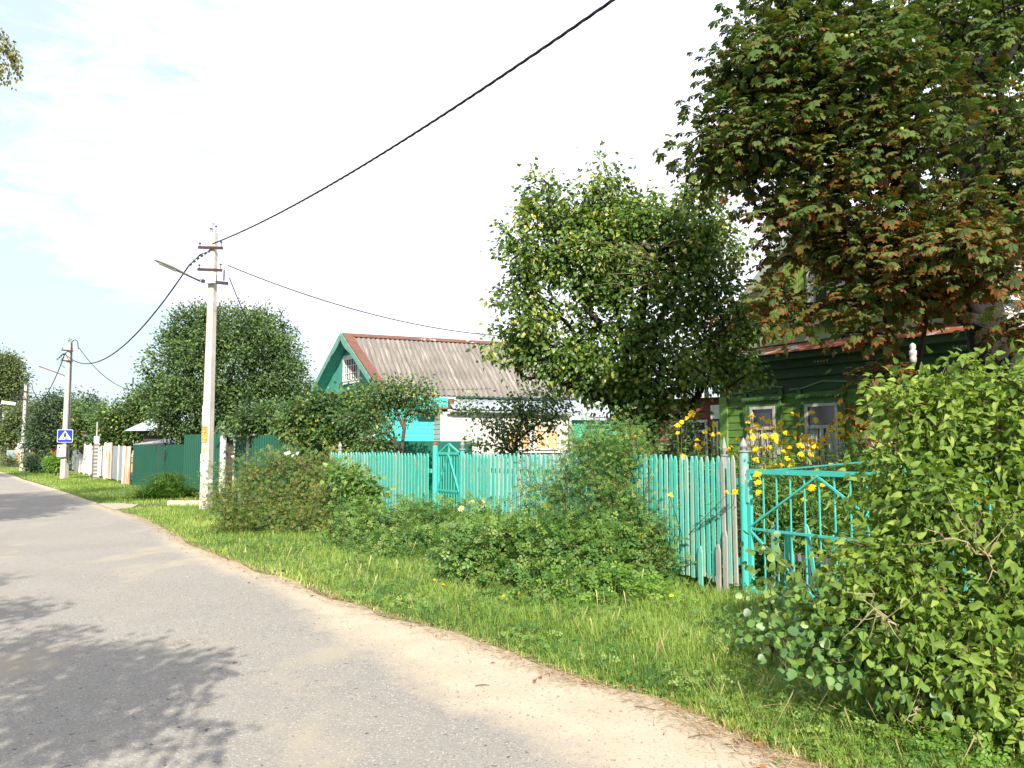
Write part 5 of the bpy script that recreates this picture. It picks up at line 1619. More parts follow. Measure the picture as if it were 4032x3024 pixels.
plant("lilac_bush", "large sunlit lilac bush with yellow green leaves in front of the gate", "shrub", base, bl, 600, 18, .095, .059, m_lilac, m_stem, 23, tr, HEARTN, .028, .0025, droop=.5, flat=1, upn=.6, rand=.75,
      shell=2.0, tonesig=.26, shoots=(130, .24, 4, .028), names=("stems", "foliage"), light=(-.05, -.75, .4), lenpen=.2)
# dry twigs sticking out
drs = np.random.RandomState(77)
m_dry = pmat("dry_twig", (.33, .26, .17), (.24, .19, .13))
for (x0, y0, x1, y1) in ((3880, 2180, 3640, 2080), (3900, 2200, 3760, 2020), (3950, 2300, 3850, 2140), (3560, 2500, 3440, 2380), (3640, 2740, 3560, 2860), (3720, 2740, 3760, 2830), (3500, 2500, 3420, 2310)):
    q = MB()
    a, b_ = P(x0, y0, 4.45), P(x1, y1, 4.35)
    pts = [a + (b_ - a) * (i / 6) + Vector(drs.normal(size=3)) * .012 for i in range(7)]
    q.tube(pts, [.006 - .0007 * i for i in range(7)], 5)
    for i in (2, 3, 4, 5):
        d = Vector(drs.normal(size=3)) * .05
        q.tube([pts[i], pts[i] + d, pts[i] + d * 1.9 + Vector((0, 0, .02))], [.003, .002, .0012], 4)
    q.build("dry_twig", m_dry, bpy.data.objects["lilac_bush"])

# --- aspen suckers with round leaves
base = G(3040, 2640)
bl = [(3000, 2130, base.y, 60, 50, .12), (3050, 2240, base.y, 70, 70, .15), (3010, 2330, base.y, 90, 100, .2), (2960, 2500, base.y, 120, 90, .25), (3080, 2420, base.y - .1, 110, 110, .25), (2990, 2190, base.y, 60, 60, .12), (3080, 2570, base.y - .1, 90, 60, .2)]
plant("aspen_sapling", "young aspen sucker with round blue green leaves in front of the gate post", "shrub", base, bl, 56, 7, .075, .056, m_aspen, m_stem, 24, [[base, base + V3(.02, 0, .35), P(3020, 2230, base.y)]], ROUND, .010, .002, droop=.3, upn=.4, rand=.6, names=("stem", "foliage"), light=(0, -1, .3))
base = V3(2.18, 4.85)
bl = [(3350, 2520, base.y, 130, 70, .25), (3500, 2540, base.y - .1, 130, 70, .25), (3250, 2560, base.y + .1, 90, 60, .2), (3560, 2450, base.y - .1, 80, 60, .2), (3430, 2470, base.y, 120, 60, .2)]
plant("aspen_sapling", "low spreading aspen sucker with large round leaves under the lilac", "shrub", base, bl + [(3250, 2450, base.y, 120, 90, .2), (3150, 2540, base.y, 110, 70, .2), (3400, 2600, base.y - .2, 160, 60, .2), (3620, 2640, base.y - .4, 140, 70, .2)], 120, 8, .085, .056, m_aspen, m_stem, 25, None, ROUND, .010, .002, droop=.2, upn=.5, rand=.6, names=("stem", "foliage"), light=(0, -1, .3))

# --- roadside rose thickets
def bush(name, label, px, Y, bl, nt, per, sig, size, mat, seed, leaf=PINN, **k):
    return plant(name, label, "shrub", gp(px, Y), [(x, y, Y + dy, rx, ry, rd) for (x, y, dy, rx, ry, rd) in bl], nt, per, sig, size, mat, k.pop("stem", m_stem), seed, None, leaf, k.pop("r", .03), .0025,
                 names=("stems", "foliage"), step=k.pop("step", .2), up=.15, **k)
bush("rose_thicket", "large rounded rose thicket behind the nearest lamp pole", 1130, 16.6, [(1000, 1860, 0, 120, 75, .6), (1150, 1850, .2, 120, 70, .7), (1290, 1880, .2, 130, 90, .7), (900, 1960, -.3, 60, 50, .4), (1020, 1980, -.4, 160, 100, .8), (1220, 1990, -.4, 200, 100, .8), (1380, 1990, -.2, 110, 90, .6), (1150, 2060, -.7, 230, 55, .5), (1380, 2060, -.6, 110, 50, .4)],
     420, 34, .13, .090, m_rose, 31, shell=2.2, r=.03, shoots=(110, .4, 6, .05))
bush("hop_vine", "bright green hop vine climbing over the rose thicket onto the pickets", 1430, 15.2, [(1400, 1900, 0, 70, 50, .3), (1450, 1950, 0, 60, 50, .3), (1340, 1860, .2, 60, 30, .2)], 60, 16, .10, .085, m_rose2, 32, leaf=HEART, stem=m_gstem, r=.01)
bush("low_rose_bush", "low tangled rose bush below the left run of pickets", 1560, 13.6, [(1560, 2190, -1.0, 200, 50, .5), (1760, 2240, -1.6, 160, 50, .5), (1640, 2070, .6, 120, 60, .5), (1780, 2080, .2, 130, 60, .5), (1620, 2170, -.6, 200, 60, .5), (1400, 2120, .3, 110, 60, .5), (1560, 2060, .3, 170, 70, .5), (1500, 2150, -.3, 180, 55, .5), (1720, 2050, 0, 150, 60, .5), (1700, 2140, -.5, 170, 70, .5), (1420, 2040, .6, 100, 50, .4)],
     460, 24, .11, .12, m_rose2, 33, leaf=PINN, shoots=(80, .3, 5, .04))
bush("beach_rose_bush", "broad dark green beach rose bush bulging over the verge in the middle", 2080, 10.3, [(1980, 2180, -.2, 200, 130, .6), (2260, 2200, -.4, 230, 150, .6), (2160, 2330, -1.3, 240, 75, .5), (2330, 2340, -1.5, 130, 60, .4), (1900, 2240, -.4, 150, 80, .4), (1880, 2120, .7, 130, 70, .4), (1850, 2210, .2, 140, 60, .4), (2050, 2090, .7, 170, 80, .5), (2060, 2210, -.1, 190, 110, .6), (2240, 2150, .2, 170, 110, .6), (2220, 2290, -.6, 200, 85, .5), (2380, 2200, -.3, 110, 90, .4), (2060, 2300, -.5, 150, 60, .4), (2400, 2290, -.7, 90, 60, .3)],
     620, 20, .10, .150, m_rose2, 34, leaf=PINN, shell=2.2, shoots=(90, .28, 4, .04))
bush("dog_rose_bush", "tall airy dog rose bush with orange hips against the right run of pickets", 2400, 10.6, [(2340, 1850, .1, 140, 90, .3), (2210, 1920, .3, 100, 70, .3), (2470, 1800, .1, 90, 70, .3), (2330, 1760, .2, 60, 60, .2), (2430, 1960, 0, 150, 110, .35), (2310, 2060, 0, 190, 90, .4), (2510, 2080, -.3, 110, 130, .35), (2600, 2230, -.6, 70, 60, .3), (2120, 1920, .5, 60, 40, .2), (2560, 2150, -.4, 90, 90, .3)],
     330, 26, .10, .080, m_dog, 35, leaf=PINN, shell=1.8, r=.02, shoots=(90, .38, 6, .045))
bush("dog_rose_bush", "bushy dog rose rising behind the pickets under the pear tree", 2420, 12.3, [(2320, 1720, 0, 70, 60, .3), (2410, 1790, 0, 140, 80, .4), (2480, 1700, 0, 60, 70, .3), (2530, 1790, 0, 90, 60, .3), (2400, 1880, 0, 150, 70, .4)],
     200, 26, .12, .075, m_dog, 36, leaf=PINN, r=.02)
bush("spirea_bush", "pale green bush behind the pickets near the yellow flowers", 2690, 12.0, [(2690, 1710, 0, 75, 60, .4), (2680, 1790, 0, 95, 60, .4), (2690, 1890, 0, 95, 60, .4)], 110, 26, .10, .055, leafmat("spirea_leaf", [(0, (.05, .085, .03)), (.5, (.09, .13, .05)), (1, (.18, .18, .09))], .25, .5), 37, leaf=OVAL, r=.02)
# hips and blooms
bo = bpy.data.objects["dog_rose_bush"]
hb, _ = blob_pts([(2430, 1900, 10.3, 170, 130, .3), (2350, 2000, 10.3, 180, 100, .3)], 34, drs)
for p_ in hb: balls("rose_hip", [p_], .009, m_hips, bo)

def blossoms(name, pts, size, mat, parent, rs, npet=16, layers=3, face=(0, -.8, .5)):
    """flower heads: each one its own mesh"""
    for c in pts:
        T = []; F = []; tn_ = []
        fdv = nrm(np.array(face) + rs.normal(size=3) * .35)
        ux = nrm(np.cross(fdv, [0, 0, 1.])); uy = np.cross(fdv, ux)
        sz = size * (.75 + .5 * rs.rand())
        for l in range(layers):
            for k in range(npet):
                a = 2 * math.pi * (k + .5 * l) / npet + rs.normal() * .08
                r = sz * (1 - .27 * l) * (.9 + .2 * rs.rand())
                dr = ux * math.cos(a) + uy * math.sin(a)
                sd_ = -ux * math.sin(a) + uy * math.cos(a)
                b_ = len(T)
                lift = fdv * sz * (.12 + .25 * l)
                T += [c + fdv * 0, c + dr * r * .55 + sd_ * r * .16 + lift, c + dr * r + lift * .4 - fdv * sz * .12, c + dr * r * .55 - sd_ * r * .16 + lift]
                F.append((b_, b_ + 1, b_ + 2, b_ + 3)); tn_ += [rs.rand()] * 4
        o0 = np.array(W[parent.name])
        link_mesh(name, np_mesh(name, np.array(T) - o0, np.array(F), 4, attrs={"tone": np.array(tn_)}), mat, parent)
rt = bpy.data.objects["rose_thicket"]
blossoms("white_bloom", [np.array(P(*q)) for q in ((1126, 1786, 15.9), (1153, 1795, 15.9), (1172, 1785, 15.9), (1137, 1782, 16), (916, 1797, 15.9), (828, 1894, 16.0), (1385, 1838, 15.4), (1420, 1886, 15.2))], .045, m_whitefl, rt, drs, 7, 2)
lrb = bpy.data.objects["beach_rose_bush"]
blossoms("cream_bloom", [np.array(P(*q)) for q in ((1845, 1982, 11.3), (1862, 1975, 11.3), (1900, 1980, 11.2), (1902, 1992, 11.1), (1816, 2003, 11.3))], .05, m_cream, lrb, drs, 9, 3)

# --- light green undergrowth
def low_cover(name, label, cat, cpx, n, size, mat, seed, leaf, zmax, sx, sy, rough_=.5, group=None):
    rs = np.random.RandomState(seed)
    c = np.array(cpx)
    xy = rs.normal(size=(n, 2)) * .42
    keep = (np.abs(xy) < 1).all(1); xy = xy[keep]
    pos = np.zeros((len(xy), 3)); 
    ca, sa = -.62, 1.0
    l = math.hypot(ca, sa)
    pos[:, 0] = c[0] + xy[:, 0] * sx * .85 - xy[:, 1] * sy * .53
    pos[:, 1] = c[1] + xy[:, 0] * sx * .53 + xy[:, 1] * sy * .85
    hmax = zmax * np.exp(-(xy ** 2).sum(1) * 1.5)
    pos[:, 2] = .03 + hmax * rs.rand(len(xy)) ** .5
    ax = nrm(rs.normal(size=(len(xy), 3)) + np.array([0, -.3, 0])); ax[:, 2] = np.abs(ax[:, 2]) * .3 - .1
    R = frames(ax, np.array([0, -.3, 1.]) + rs.normal(size=(len(xy), 3)) * .35)
    tone = np.clip(.5 + rs.normal(size=len(xy)) * .25, 0, 1)
    root = thing(name, label, cat, Vector((c[0], c[1], 0)), group)
    link_mesh("foliage", leaf_mesh("foliage", leaf[0], leaf[1], pos, R, size * (.6 + .7 * rs.rand(len(xy))), tone, W[root.name]), mat, root)
    A_, B_ = pos.copy(), pos.copy()
    B_[:, 2] -= .004; A_[:, 2] = 0; A_[:, :2] = A_[:, :2] * .98 + (c[:2] * .02)
    k = min(len(pos), 250)
    q = MB()
    for i in range(k): q.tube([A_[i], B_[i]], .0025, 4, cap=False)
    q.build("stems", m_gstem, root)
    return root
g1_ = G(2440, 2400)
low_cover("goutweed_patch", "bright lime green goutweed patch at the foot of the beach rose bush", "plant", g1_ + V3(0, .3, 0), 420, .15, m_lime, 41, PINN, .34, .8, .75)
g2_ = G(2560, 2250)
low_cover("burdock_patch", "mid green leafy weeds at the foot of the pickets", "plant", V3(1.25, 9.7, 0), 300, .12, m_rose2, 42, HEART, .45, .7, .6)
g2_ = G(3700, 2960)
low_cover("nettle_patch", "lime green nettle patch in the nearest corner of the verge below the lilac", "plant", V3(2.55, 4.4, 0), 1100, .070, m_lime, 43, PINN, .24, 1.0, .8)

# leafy weeds with upright stems under the lilac
def herb(label, base, h, n, size, mat, seed, leaf=OVAL, name="tall_weed", flower=0):
    rs = np.random.RandomState(seed)
    root = thing(name, label, "plant", base)
    q = MB()
    top = base + V3(rs.normal() * .06, rs.normal() * .04, h)
    pts = [base + (top - base) * (i / 6) + Vector((math.sin(i) * .01, 0, 0)) for i in range(7)]
    q.tube(pts, [.006 - .0006 * i for i in range(7)], 5)
    q.build("stem", m_gstem, root)
    t = np.sort(rs.rand(n)) ** .8
    B = np.array(base); Tt = np.array(top)
    pos = B + (Tt - B) * (t[:, None] * .85 + .15)
    a = np.arange(n) * 2.4
    ax = np.stack([np.cos(a), np.sin(a), .25 + .5 * t], -1)
    R = frames(ax, np.array([0, -.2, 1.]) + rs.normal(size=(n, 3)) * .2)
    link_mesh("leaves", leaf_mesh("leaves", leaf[0], leaf[1], pos, R, size * (1.15 - .6 * t), np.clip(.5 + rs.normal(size=n) * .2, 0, 1), W[root.name]), mat, root)
    return root
NARROW = ([(0, 0, 0), (-.11, .4, .03), (0, 1, -.12), (.11, .4, .03)], [(0, 3, 2), (0, 2, 1)])
for i, (px, py, h, lab) in enumerate(((3640, 2790, .95, "tallest leafy weed standing under the lilac bush"), (3710, 2800, .80, "leafy weed close beside the tallest one under the lilac"), (3770, 2880, .62, "short bright weed with a bushy tip in front of the lilac"),
                                      (3930, 2850, .75, "leafy weed at the edge of the view under the lilac"), (3560, 2700, .55, "small leafy weed beside the low aspen leaves"))):
    herb(lab, G(px, py), h, 34, .13, m_rose2 if i != 2 else m_lime, 50 + i, NARROW if i % 2 else OVAL)

# --- shrubs and fruit trees before the turquoise house
bush("lilac_shrub", "broad lilac shrub with yellowing leaves leaning over the green sheet fence", 1250, 22.6, [(1180, 1620, 0, 70, 45, .7), (1290, 1600, 0, 110, 45, .8), (1380, 1625, 0, 120, 60, .8), (1260, 1690, 0, 130, 80, .8), (1170, 1690, 0, 70, 60, .6), (1450, 1545, .3, 60, 30, .5), (1330, 1730, -.6, 90, 50, .5)],
     330, 34, .17, .105, m_apple, 61, leaf=HEART, r=.05)
base = gp(1590, 21.6)
plant("pear_sapling", "old small pear tree with bare forked stems before the turquoise wall", "tree", base, [(1480, 1575, 21.6, 110, 50, .6), (1560, 1540, 21.6, 100, 45, .5), (1650, 1530, 21.6, 60, 40, .4), (1590, 1610, 21.6, 100, 45, .5), (1420, 1660, 21.3, 130, 60, .6), (1500, 1720, 21, 70, 50, .4), (1690, 1600, 21.6, 30, 40, .3), (1440, 1760, 20.6, 80, 35, .3)],
      210, 28, .15, .085, m_apple, m_bark, 62, [[base, P(1565, 1760, 21.6), P(1545, 1690, 21.6), P(1500, 1620, 21.6)], [base + V3(.1, 0, 0), P(1583, 1760, 21.5), P(1592, 1690, 21.5), P(1560, 1620, 21.5)]], OVAL, .07, .006, droop=.4)
base = gp(2020, 17.2)
plant("apple_tree", "small airy apple tree with pale fruit before the white annex", "tree", base, [(2060, 1590, 17.2, 130, 45, .5), (2130, 1640, 17.2, 110, 60, .5), (2040, 1700, 17.2, 100, 60, .5), (1930, 1660, 17.2, 80, 30, .3), (1850, 1600, 17.2, 60, 20, .2), (2190, 1600, 17.2, 60, 50, .4), (2010, 1770, 17.2, 100, 30, .4), (1890, 1745, 17.2, 50, 25, .2), (2140, 1540, 17.2, 50, 30, .3)],
      150, 20, .13, .078, m_apple, m_bark, 63, [[base, P(2025, 1790, 17.2), P(2040, 1690, 17.2), P(2080, 1610, 17.2)]], OVAL, .05, .005, droop=.4)
fb_, _ = blob_pts([(2060, 1600, 17, 130, 45, .4), (2120, 1650, 17, 110, 60, .4)], 45, drs)
for p_ in fb_: balls("apple", [p_], .032, m_fruit, bpy.data.objects["apple_tree"])
bush("hazel_shrub", "soft grey green shrub between the round tree and the lilac behind the sheet fence", 1060, 27.5, [(980, 1660, 0, 90, 50, .7), (1070, 1640, 0, 110, 60, .8), (1150, 1650, 0, 70, 50, .6), (1080, 1690, 0, 150, 40, .6)], 170, 30, .2, .12, m_round, 64, leaf=OVAL, r=.05)

# --- big round tree
Yr = 34
base = gp(880, Yr)
plant("round_crowned_tree", "big round crowned willow rising behind the tall green sheet fence", "tree", base, [(800, 1330, Yr, 130, 110, 1.5), (930, 1300, Yr, 130, 100, 1.6), (1040, 1340, Yr, 100, 110, 1.4), (720, 1430, Yr, 120, 120, 1.5), (880, 1450, Yr - .4, 220, 180, 2.6), (1080, 1460, Yr, 120, 130, 1.6), (1150, 1530, Yr, 85, 100, 1.2), (1120, 1400, Yr, 70, 70, 1.0), (720, 1330, Yr, 70, 60, 1.0), (860, 1260, Yr, 80, 50, 1.0), (1030, 1260, Yr, 50, 40, .8), (610, 1500, Yr, 50, 70, .9), (1200, 1590, Yr, 45, 60, .9), (670, 1560, Yr, 95, 90, 1.3), (820, 1600, Yr - .6, 200, 110, 2.2), (1020, 1600, Yr - .3, 180, 100, 2.0), (640, 1650, Yr - .4, 70, 50, 1), (760, 1690, Yr - .4, 130, 40, 1.2)],
      1300, 44, .22, .115, m_round, m_bark_d, 65, [[base, P(880, 1700, Yr), P(860, 1550, Yr)], [P(880, 1700, Yr), P(980, 1520, Yr), P(1020, 1400, Yr)], [P(880, 1700, Yr), P(760, 1540, Yr), P(740, 1440, Yr)]], OVAL, .22, .012, droop=.2, shell=2.6, rand=.8, shoots=(160, .55, 8, .09))

# --- trees along the left
def tree(label, px, Y, bl, nt, per, sig, size, mat, seed, name="garden_tree", leaf=LEAF4, r=.15, **k):
    base = gp(px, Y)
    return plant(name, label, "tree", base, [(x, y, Y, rx, ry, rd) for (x, y, rx, ry, rd) in bl], nt, per, sig, size, mat, m_bark, seed, [[base, base + UP * 1.2]], leaf, r, .012, droop=.2, group=k.get("group"), step=.6)
tree("apple tree with pale fruit behind the rusty fence pieces", 500, 46, [(440, 1660, 60, 70, 1.3), (520, 1620, 70, 60, 1.5), (580, 1580, 60, 60, 1.3), (560, 1680, 90, 60, 1.5), (460, 1720, 90, 45, 1.3), (600, 1650, 50, 60, 1.0)], 330, 40, .3, .17, m_apple, 66, "orchard_tree")
fb_, _ = blob_pts([(560, 1590, 45, 60, 40, 1.0), (480, 1640, 45, 80, 50, 1.0)], 40, drs)
for p_ in fb_: balls("apple", [p_], .06, m_fruit, bpy.data.objects["orchard_tree"])
tree("rowan tree with reddish berries beside the pedestrian sign", 345, 53, [(330, 1650, 50, 50, 1.2), (380, 1640, 40, 50, 1.0), (340, 1720, 60, 50, 1.2), (310, 1700, 30, 40, .8)], 170, 36, .3, .17, m_apple, 67, "rowan_tree")
fb_, _ = blob_pts([(335, 1670, 52, 50, 60, .8), (320, 1730, 52, 40, 40, .8)], 45, drs)
for p_ in fb_[:22]: balls("berry_cluster", [p_], .05, m_berry, bpy.data.objects["rowan_tree"])
tree("dark bushy tree behind the second pole", 200, 60, [(215, 1600, 50, 50, 1.5), (190, 1680, 70, 80, 2.2), (230, 1740, 60, 70, 1.6), (160, 1740, 40, 60, 1.2)], 300, 38, .36, .2, m_dark, 68, "dark_tree")
tree("dark grey green tree between the pedestrian sign pole and the brown roof", 310, 66, [(290, 1630, 50, 55, 1.5), (345, 1590, 30, 45, 1.0), (310, 1700, 70, 70, 1.8), (380, 1650, 40, 50, 1.2)], 260, 36, .38, .22, m_dark, 69, "dark_tree")
tree("tall pale willow at the far end of the street", 20, 95, [(-10, 1450, 60, 60, 2.4), (40, 1430, 35, 35, 1.4), (65, 1480, 28, 45, 1.2), (10, 1530, 60, 60, 2.2), (60, 1570, 35, 60, 1.5), (-60, 1500, 60, 100, 2.4)], 420, 34, .5, .30, m_far, 70, "willow_tree", r=.4)
tree("mid green tree behind the third pole", 110, 84, [(100, 1640, 55, 60, 2.0), (130, 1690, 45, 60, 1.8), (60, 1700, 45, 60, 1.8), (20, 1720, 40, 60, 1.5)], 260, 34, .45, .28, m_far, 71, "far_tree")
for i, (px, Y, y) in enumerate(((20, 118, 1620), (110, 122, 1640), (180, 112, 1650), (260, 120, 1660), (330, 108, 1665), (400, 100, 1665), (480, 96, 1670))):
    tree(("background tree " + ("above the far end of the road", "just beyond the mid green tree", "between the second and third poles", "beyond the pedestrian sign pole", "behind the lower brown roof", "behind the brown hipped house", "behind the orchard")[i]), px, Y,
         [(px, y, 55, 45, 2.5), (px - 25, y + 55, 55, 60, 2.5), (px + 30, y + 50, 50, 60, 2.5)], 120, 30, .6, .38, m_far if i % 2 else m_dark, 80 + i, "background_tree", group="trees beyond the gardens")
for i, (px, Y, rx, ry, lab) in enumerate(((130, 56, 25, 22, "low shrub at the foot of the second pole"), (170, 55, 28, 26, "round low shrub between the poles"), (205, 54, 22, 20, "small low shrub beside the crimson fence"), (225, 48.5, 16, 24, "bright green shrub close to the pedestrian sign pole"), (40, 75, 30, 30, "pale shrub before the farthest pole"))):
    tree(lab, px, Y, [(px, 1828 - ry * .3, rx, ry, .6)], 45, 26, .22, .15, m_dark if i < 3 else m_lime if i == 3 else m_far, 90 + i, "garden_shrub", r=.05)

# --- shade trees left of the road, outside the view: they throw the shadows on the asphalt
def offtree(name, label, base, blobs, nt, per, sig, size, seed, mat, r=.2, leaf=LEAF4):
    rs = np.random.RandomState(seed)
    root = thing(name, label, "tree", base)
    wt = np.array([b[3] for b in blobs]) ** 2; wt /= wt.sum()
    k = rs.choice(len(blobs), nt, p=wt)
    C = np.array([b[:3] for b in blobs])[k]; rr = np.array([b[3] for b in blobs])[k]
    d = nrm(rs.normal(size=(nt, 3))) * (rs.rand(nt) ** .5 * rr)[:, None]; d[:, 2] *= .45
    tips = C + d
    A, par, ti = grow([[base, base + UP * 2.0]], tips, .5, rs)
    link_mesh("trunk", branch_mesh("trunk", A, par, ti, r, .006, base), m_bark, root)
    pos, R, idx = leaves_at(tips, nrm(d), per, sig, rs, .3, .8, .8, .7)
    link_mesh("crown", leaf_mesh("crown", leaf[0], leaf[1], pos, R, size * (.7 + .6 * rs.rand(len(pos))), np.clip(.5 + rs.normal(size=len(pos)) * .25, 0, 1), base), mat, root)
    return root
def over(gx, gy, z):
    """point at height z whose shadow falls on the ground at gx, gy"""
    k = z / SUN.z
    return (gx + SUN.x * k, gy + SUN.y * k, z)
bl = []
for (px, py, rr, z) in ((620, 2640, .42, 3.9), (330, 2720, .42, 4.0), (120, 2800, .5, 4.1), (500, 2560, .30, 4.2), (60, 2520, .38, 4.6), (150, 2500, .25, 4.7), (0, 2620, .5, 4.5), (-300, 2700, .8, 4.6),
                        (520, 2640, .5, 4.0), (660, 2660, .28, 4.0), (250, 2600, .45, 4.3), (420, 2830, .35, 3.9), (200, 2900, .4, 4.0), (60, 2960, .3, 4.0), (30, 2400, .35, 4.9), (130, 2420, .2, 4.9), (690, 2920, .2, 3.5), (650, 2780, .22, 3.7), (620, 2850, .12, 3.5), (330, 2920, .16, 3.5), (560, 2890, .12, 3.5), (480, 2960, .10, 3.4), (420, 2780, .25, 3.9), (-500, 2500, 1.0, 5.0)):
    g = G(px, py)
    bl.append(over(g.x, g.y, z) + (rr,))
bl += [(-5, -2.6, 6.0, 1.4), (-5.8, -1.4, 7.2, 1.3), (-6.2, -3.4, 8.2, 1.3)]
offtree("linden_tree", "roadside linden whose branches shade the near part of the road", V3(-5.6, -2.6), bl, 620, 22, .12, .10, 101, m_pear, .18)
bl = []
for (px, py, rr, z) in ((40, 1985, 1.1, 5.2), (200, 1985, .9, 5.2), (-150, 1990, 1.8, 5.5), (120, 2010, .7, 4.8), (300, 1970, .6, 5.0), (230, 1960, .8, 5.2), (30, 2030, .8, 4.6), (-60, 1960, 1.4, 5.5)):
    g = G(px, py); bl.append(over(g.x, g.y, z + 3.5) + (rr,))
bl += [(-17.5, 15, 6, 2.2), (-18, 14, 8, 2.2)]
offtree("linden_tree", "second roadside linden that shades the road near the old concrete patch", V3(-17.5, 15.5), bl, 700, 30, .34, .22, 102, m_pear, .2)
bl = []
for (px, py, rr, z) in ((20, 1873, 2.0, 5.5), (110, 1864, 1.6, 5.5), (-100, 1870, 3, 6)):
    g = G(px, py); bl.append(over(g.x, g.y, z + 2) + (rr,))
offtree("linden_tree", "third roadside linden far down the other side of the street", V3(-40, 40), bl, 200, 24, .5, .25, 103, m_pear, .2)

# birch twig drooping into the upper corner of the view
brs = np.random.RandomState(6)
bb_ = V3(-14.5, 14.0, 0)
birch = thing("birch_tree", "birch with drooping yellowing twigs reaching in above the road", "tree", bb_)
q = MB()
q.tube([bb_, bb_ + V3(.1, 0, 5), bb_ + V3(.2, .1, 9.5), bb_ + V3(.2, .1, 13)], [.2, .15, .09, .03], 10)
tip0 = P(-60, 170, 15.0)
q.tube([bb_ + V3(.15, .05, 8.0), Vector((-12.2, 14.5, 10.4)), tip0], [.06, .03, .014], 6)
strands = []
for i in range(26):
    s0 = tip0 + Vector(brs.normal(size=3)) * .12
    if i < 10:
        ex_, ey_ = -40 + brs.rand() * 110, 230 + brs.rand() * 110
    else:
        ex_, ey_ = -160 + brs.rand() * 140, 240 + brs.rand() * 100
    if i == 0: ex_, ey_ = 70, 310
    if i == 1: ex_, ey_ = 40, 335
    e_ = P(ex_, ey_, 14.8 + brs.rand() * .5)
    m0 = Vector((e_.x - .05, e_.y, s0.z + .10 - abs(brs.normal()) * .12))
    pts = [s0 * (1 - t) ** 2 + m0 * 2 * t * (1 - t) + e_ * t * t for t in np.linspace(0, 1, 12)]
    q.tube(pts, [.007 - .0004 * k for k in range(12)], 4, cap=False)
    strands.append(pts)
for i in range(190):
    zz_ = 7.5 + 6.0 * brs.rand()
    an_ = brs.rand() * 6.28
    rr_ = (1.0 + 2.2 * brs.rand()) * (1 - abs(zz_ - 10.5) / 5)
    s0 = bb_ + Vector((.2 + rr_ * math.cos(an_), rr_ * math.sin(an_), zz_))
    if s0.x > -11.3: continue
    e_ = s0 + Vector((.25 * math.cos(an_), .25 * math.sin(an_), -1.1 - .8 * brs.rand()))
    hub = bb_ + Vector((.2, .1, zz_ - .5))
    q.tube([hub, (hub + s0) / 2 + UP * .25, s0], [.02, .012, .006], 4, cap=False)
    m0 = Vector((e_.x, e_.y, s0.z + .1))
    pts = [s0 * (1 - t) ** 2 + m0 * 2 * t * (1 - t) + e_ * t * t for t in np.linspace(0, 1, 12)]
    q.tube(pts, [.006 - .0003 * k for k in range(12)], 4, cap=False)
    strands.append(pts)
q.build("trunk", m_bark, birch)
pos = []
for pts in strands:
    for k in range(3, 12):
        for _ in range(6): pos.append(np.array(pts[k]) + brs.normal(size=3) * .045)
pos = np.array(pos)
R = frames(np.array([0, 0, -1.]) + brs.normal(size=(len(pos), 3)) * .45, np.array([0, -1, .3]) + brs.normal(size=(len(pos), 3)) * .7)
link_mesh("crown", leaf_mesh("crown", OVAL[0], OVAL[1], pos, R, .062 * (.8 + .5 * brs.rand(len(pos))), np.clip(.5 + brs.normal(size=len(pos)) * .3, 0, 1), bb_), m_birch, birch)

# --- day lily clump before the green gates
base = G(655, 1962)
rs = np.random.RandomState(9)
dl_ = thing("day_lily_clump", "big mounded clump of strap leaved day lilies before the low green gates", "plant", base)
def blades(n, cen, sx, sy, h, wd, lean, rs, seg=4, tone=(.5, .22), curve=.9):
    """arched strap leaves; returns coordinates and faces"""
    b = np.zeros((n, 3)); b[:, 0] = cen[0] + rs.normal(size=n) * sx; b[:, 1] = cen[1] + rs.normal(size=n) * sy
    a = rs.rand(n) * 2 * math.pi
    rel = (b[:, :2] - np.array([cen[0], cen[1]])) / np.array([sx, sy])
    d = np.stack([np.cos(a), np.sin(a)], -1) * .7 + rel * .5
    hh = h * (.45 + .65 * rs.rand(n)) * np.clip(1.25 - .28 * (rel ** 2).sum(1), .55, 1.3); ln = lean * (.4 + rs.rand(n))
    co = []
    sdx = nrm(np.stack([-d[:, 1], d[:, 0]], -1) + 1e-6)
    for i in range(seg + 1):
        t = i / seg
        z = hh * (t * (1 + curve * .5) - curve * .75 * t * t)
        off = d * (ln * t ** 1.7)[:, None]
        w_ = wd * (1 - t) ** .6 * (1 if t < 1 else 0)
        c = np.stack([b[:, 0] + off[:, 0], b[:, 1] + off[:, 1], z], -1)
        s3 = np.concatenate([sdx * w_, np.zeros((n, 1))], 1)
        co += [c - s3, c + s3]
    co = np.stack(co, 1)
    m_ = 2 * (seg + 1)
    F = np.array([(2 * i, 2 * i + 1, 2 * i + 3, 2 * i + 2) for i in range(seg)])
    fa = (F[None] + (np.arange(n) * m_)[:, None, None]).reshape(-1, 4)
    tn_ = np.repeat(np.clip(tone[0] + rs.normal(size=n) * tone[1], 0, 1), m_)
    return co.reshape(-1, 3), fa, tn_
m_lily = leafmat("lily_blade", [(0, (.045, .12, .020)), (.5, (.095, .20, .032)), (1, (.18, .29, .06))], .3, .4)
co, fa, tn_ = blades(1500, base, .36, .32, 1.02, .020, .95, rs, 6, (.5, .22), 1.7)
co[:, :] -= np.array(base)
link_mesh("leaves", np_mesh("leaves", co, fa, 4, attrs={"tone": tn_}), m_lily, dl_)

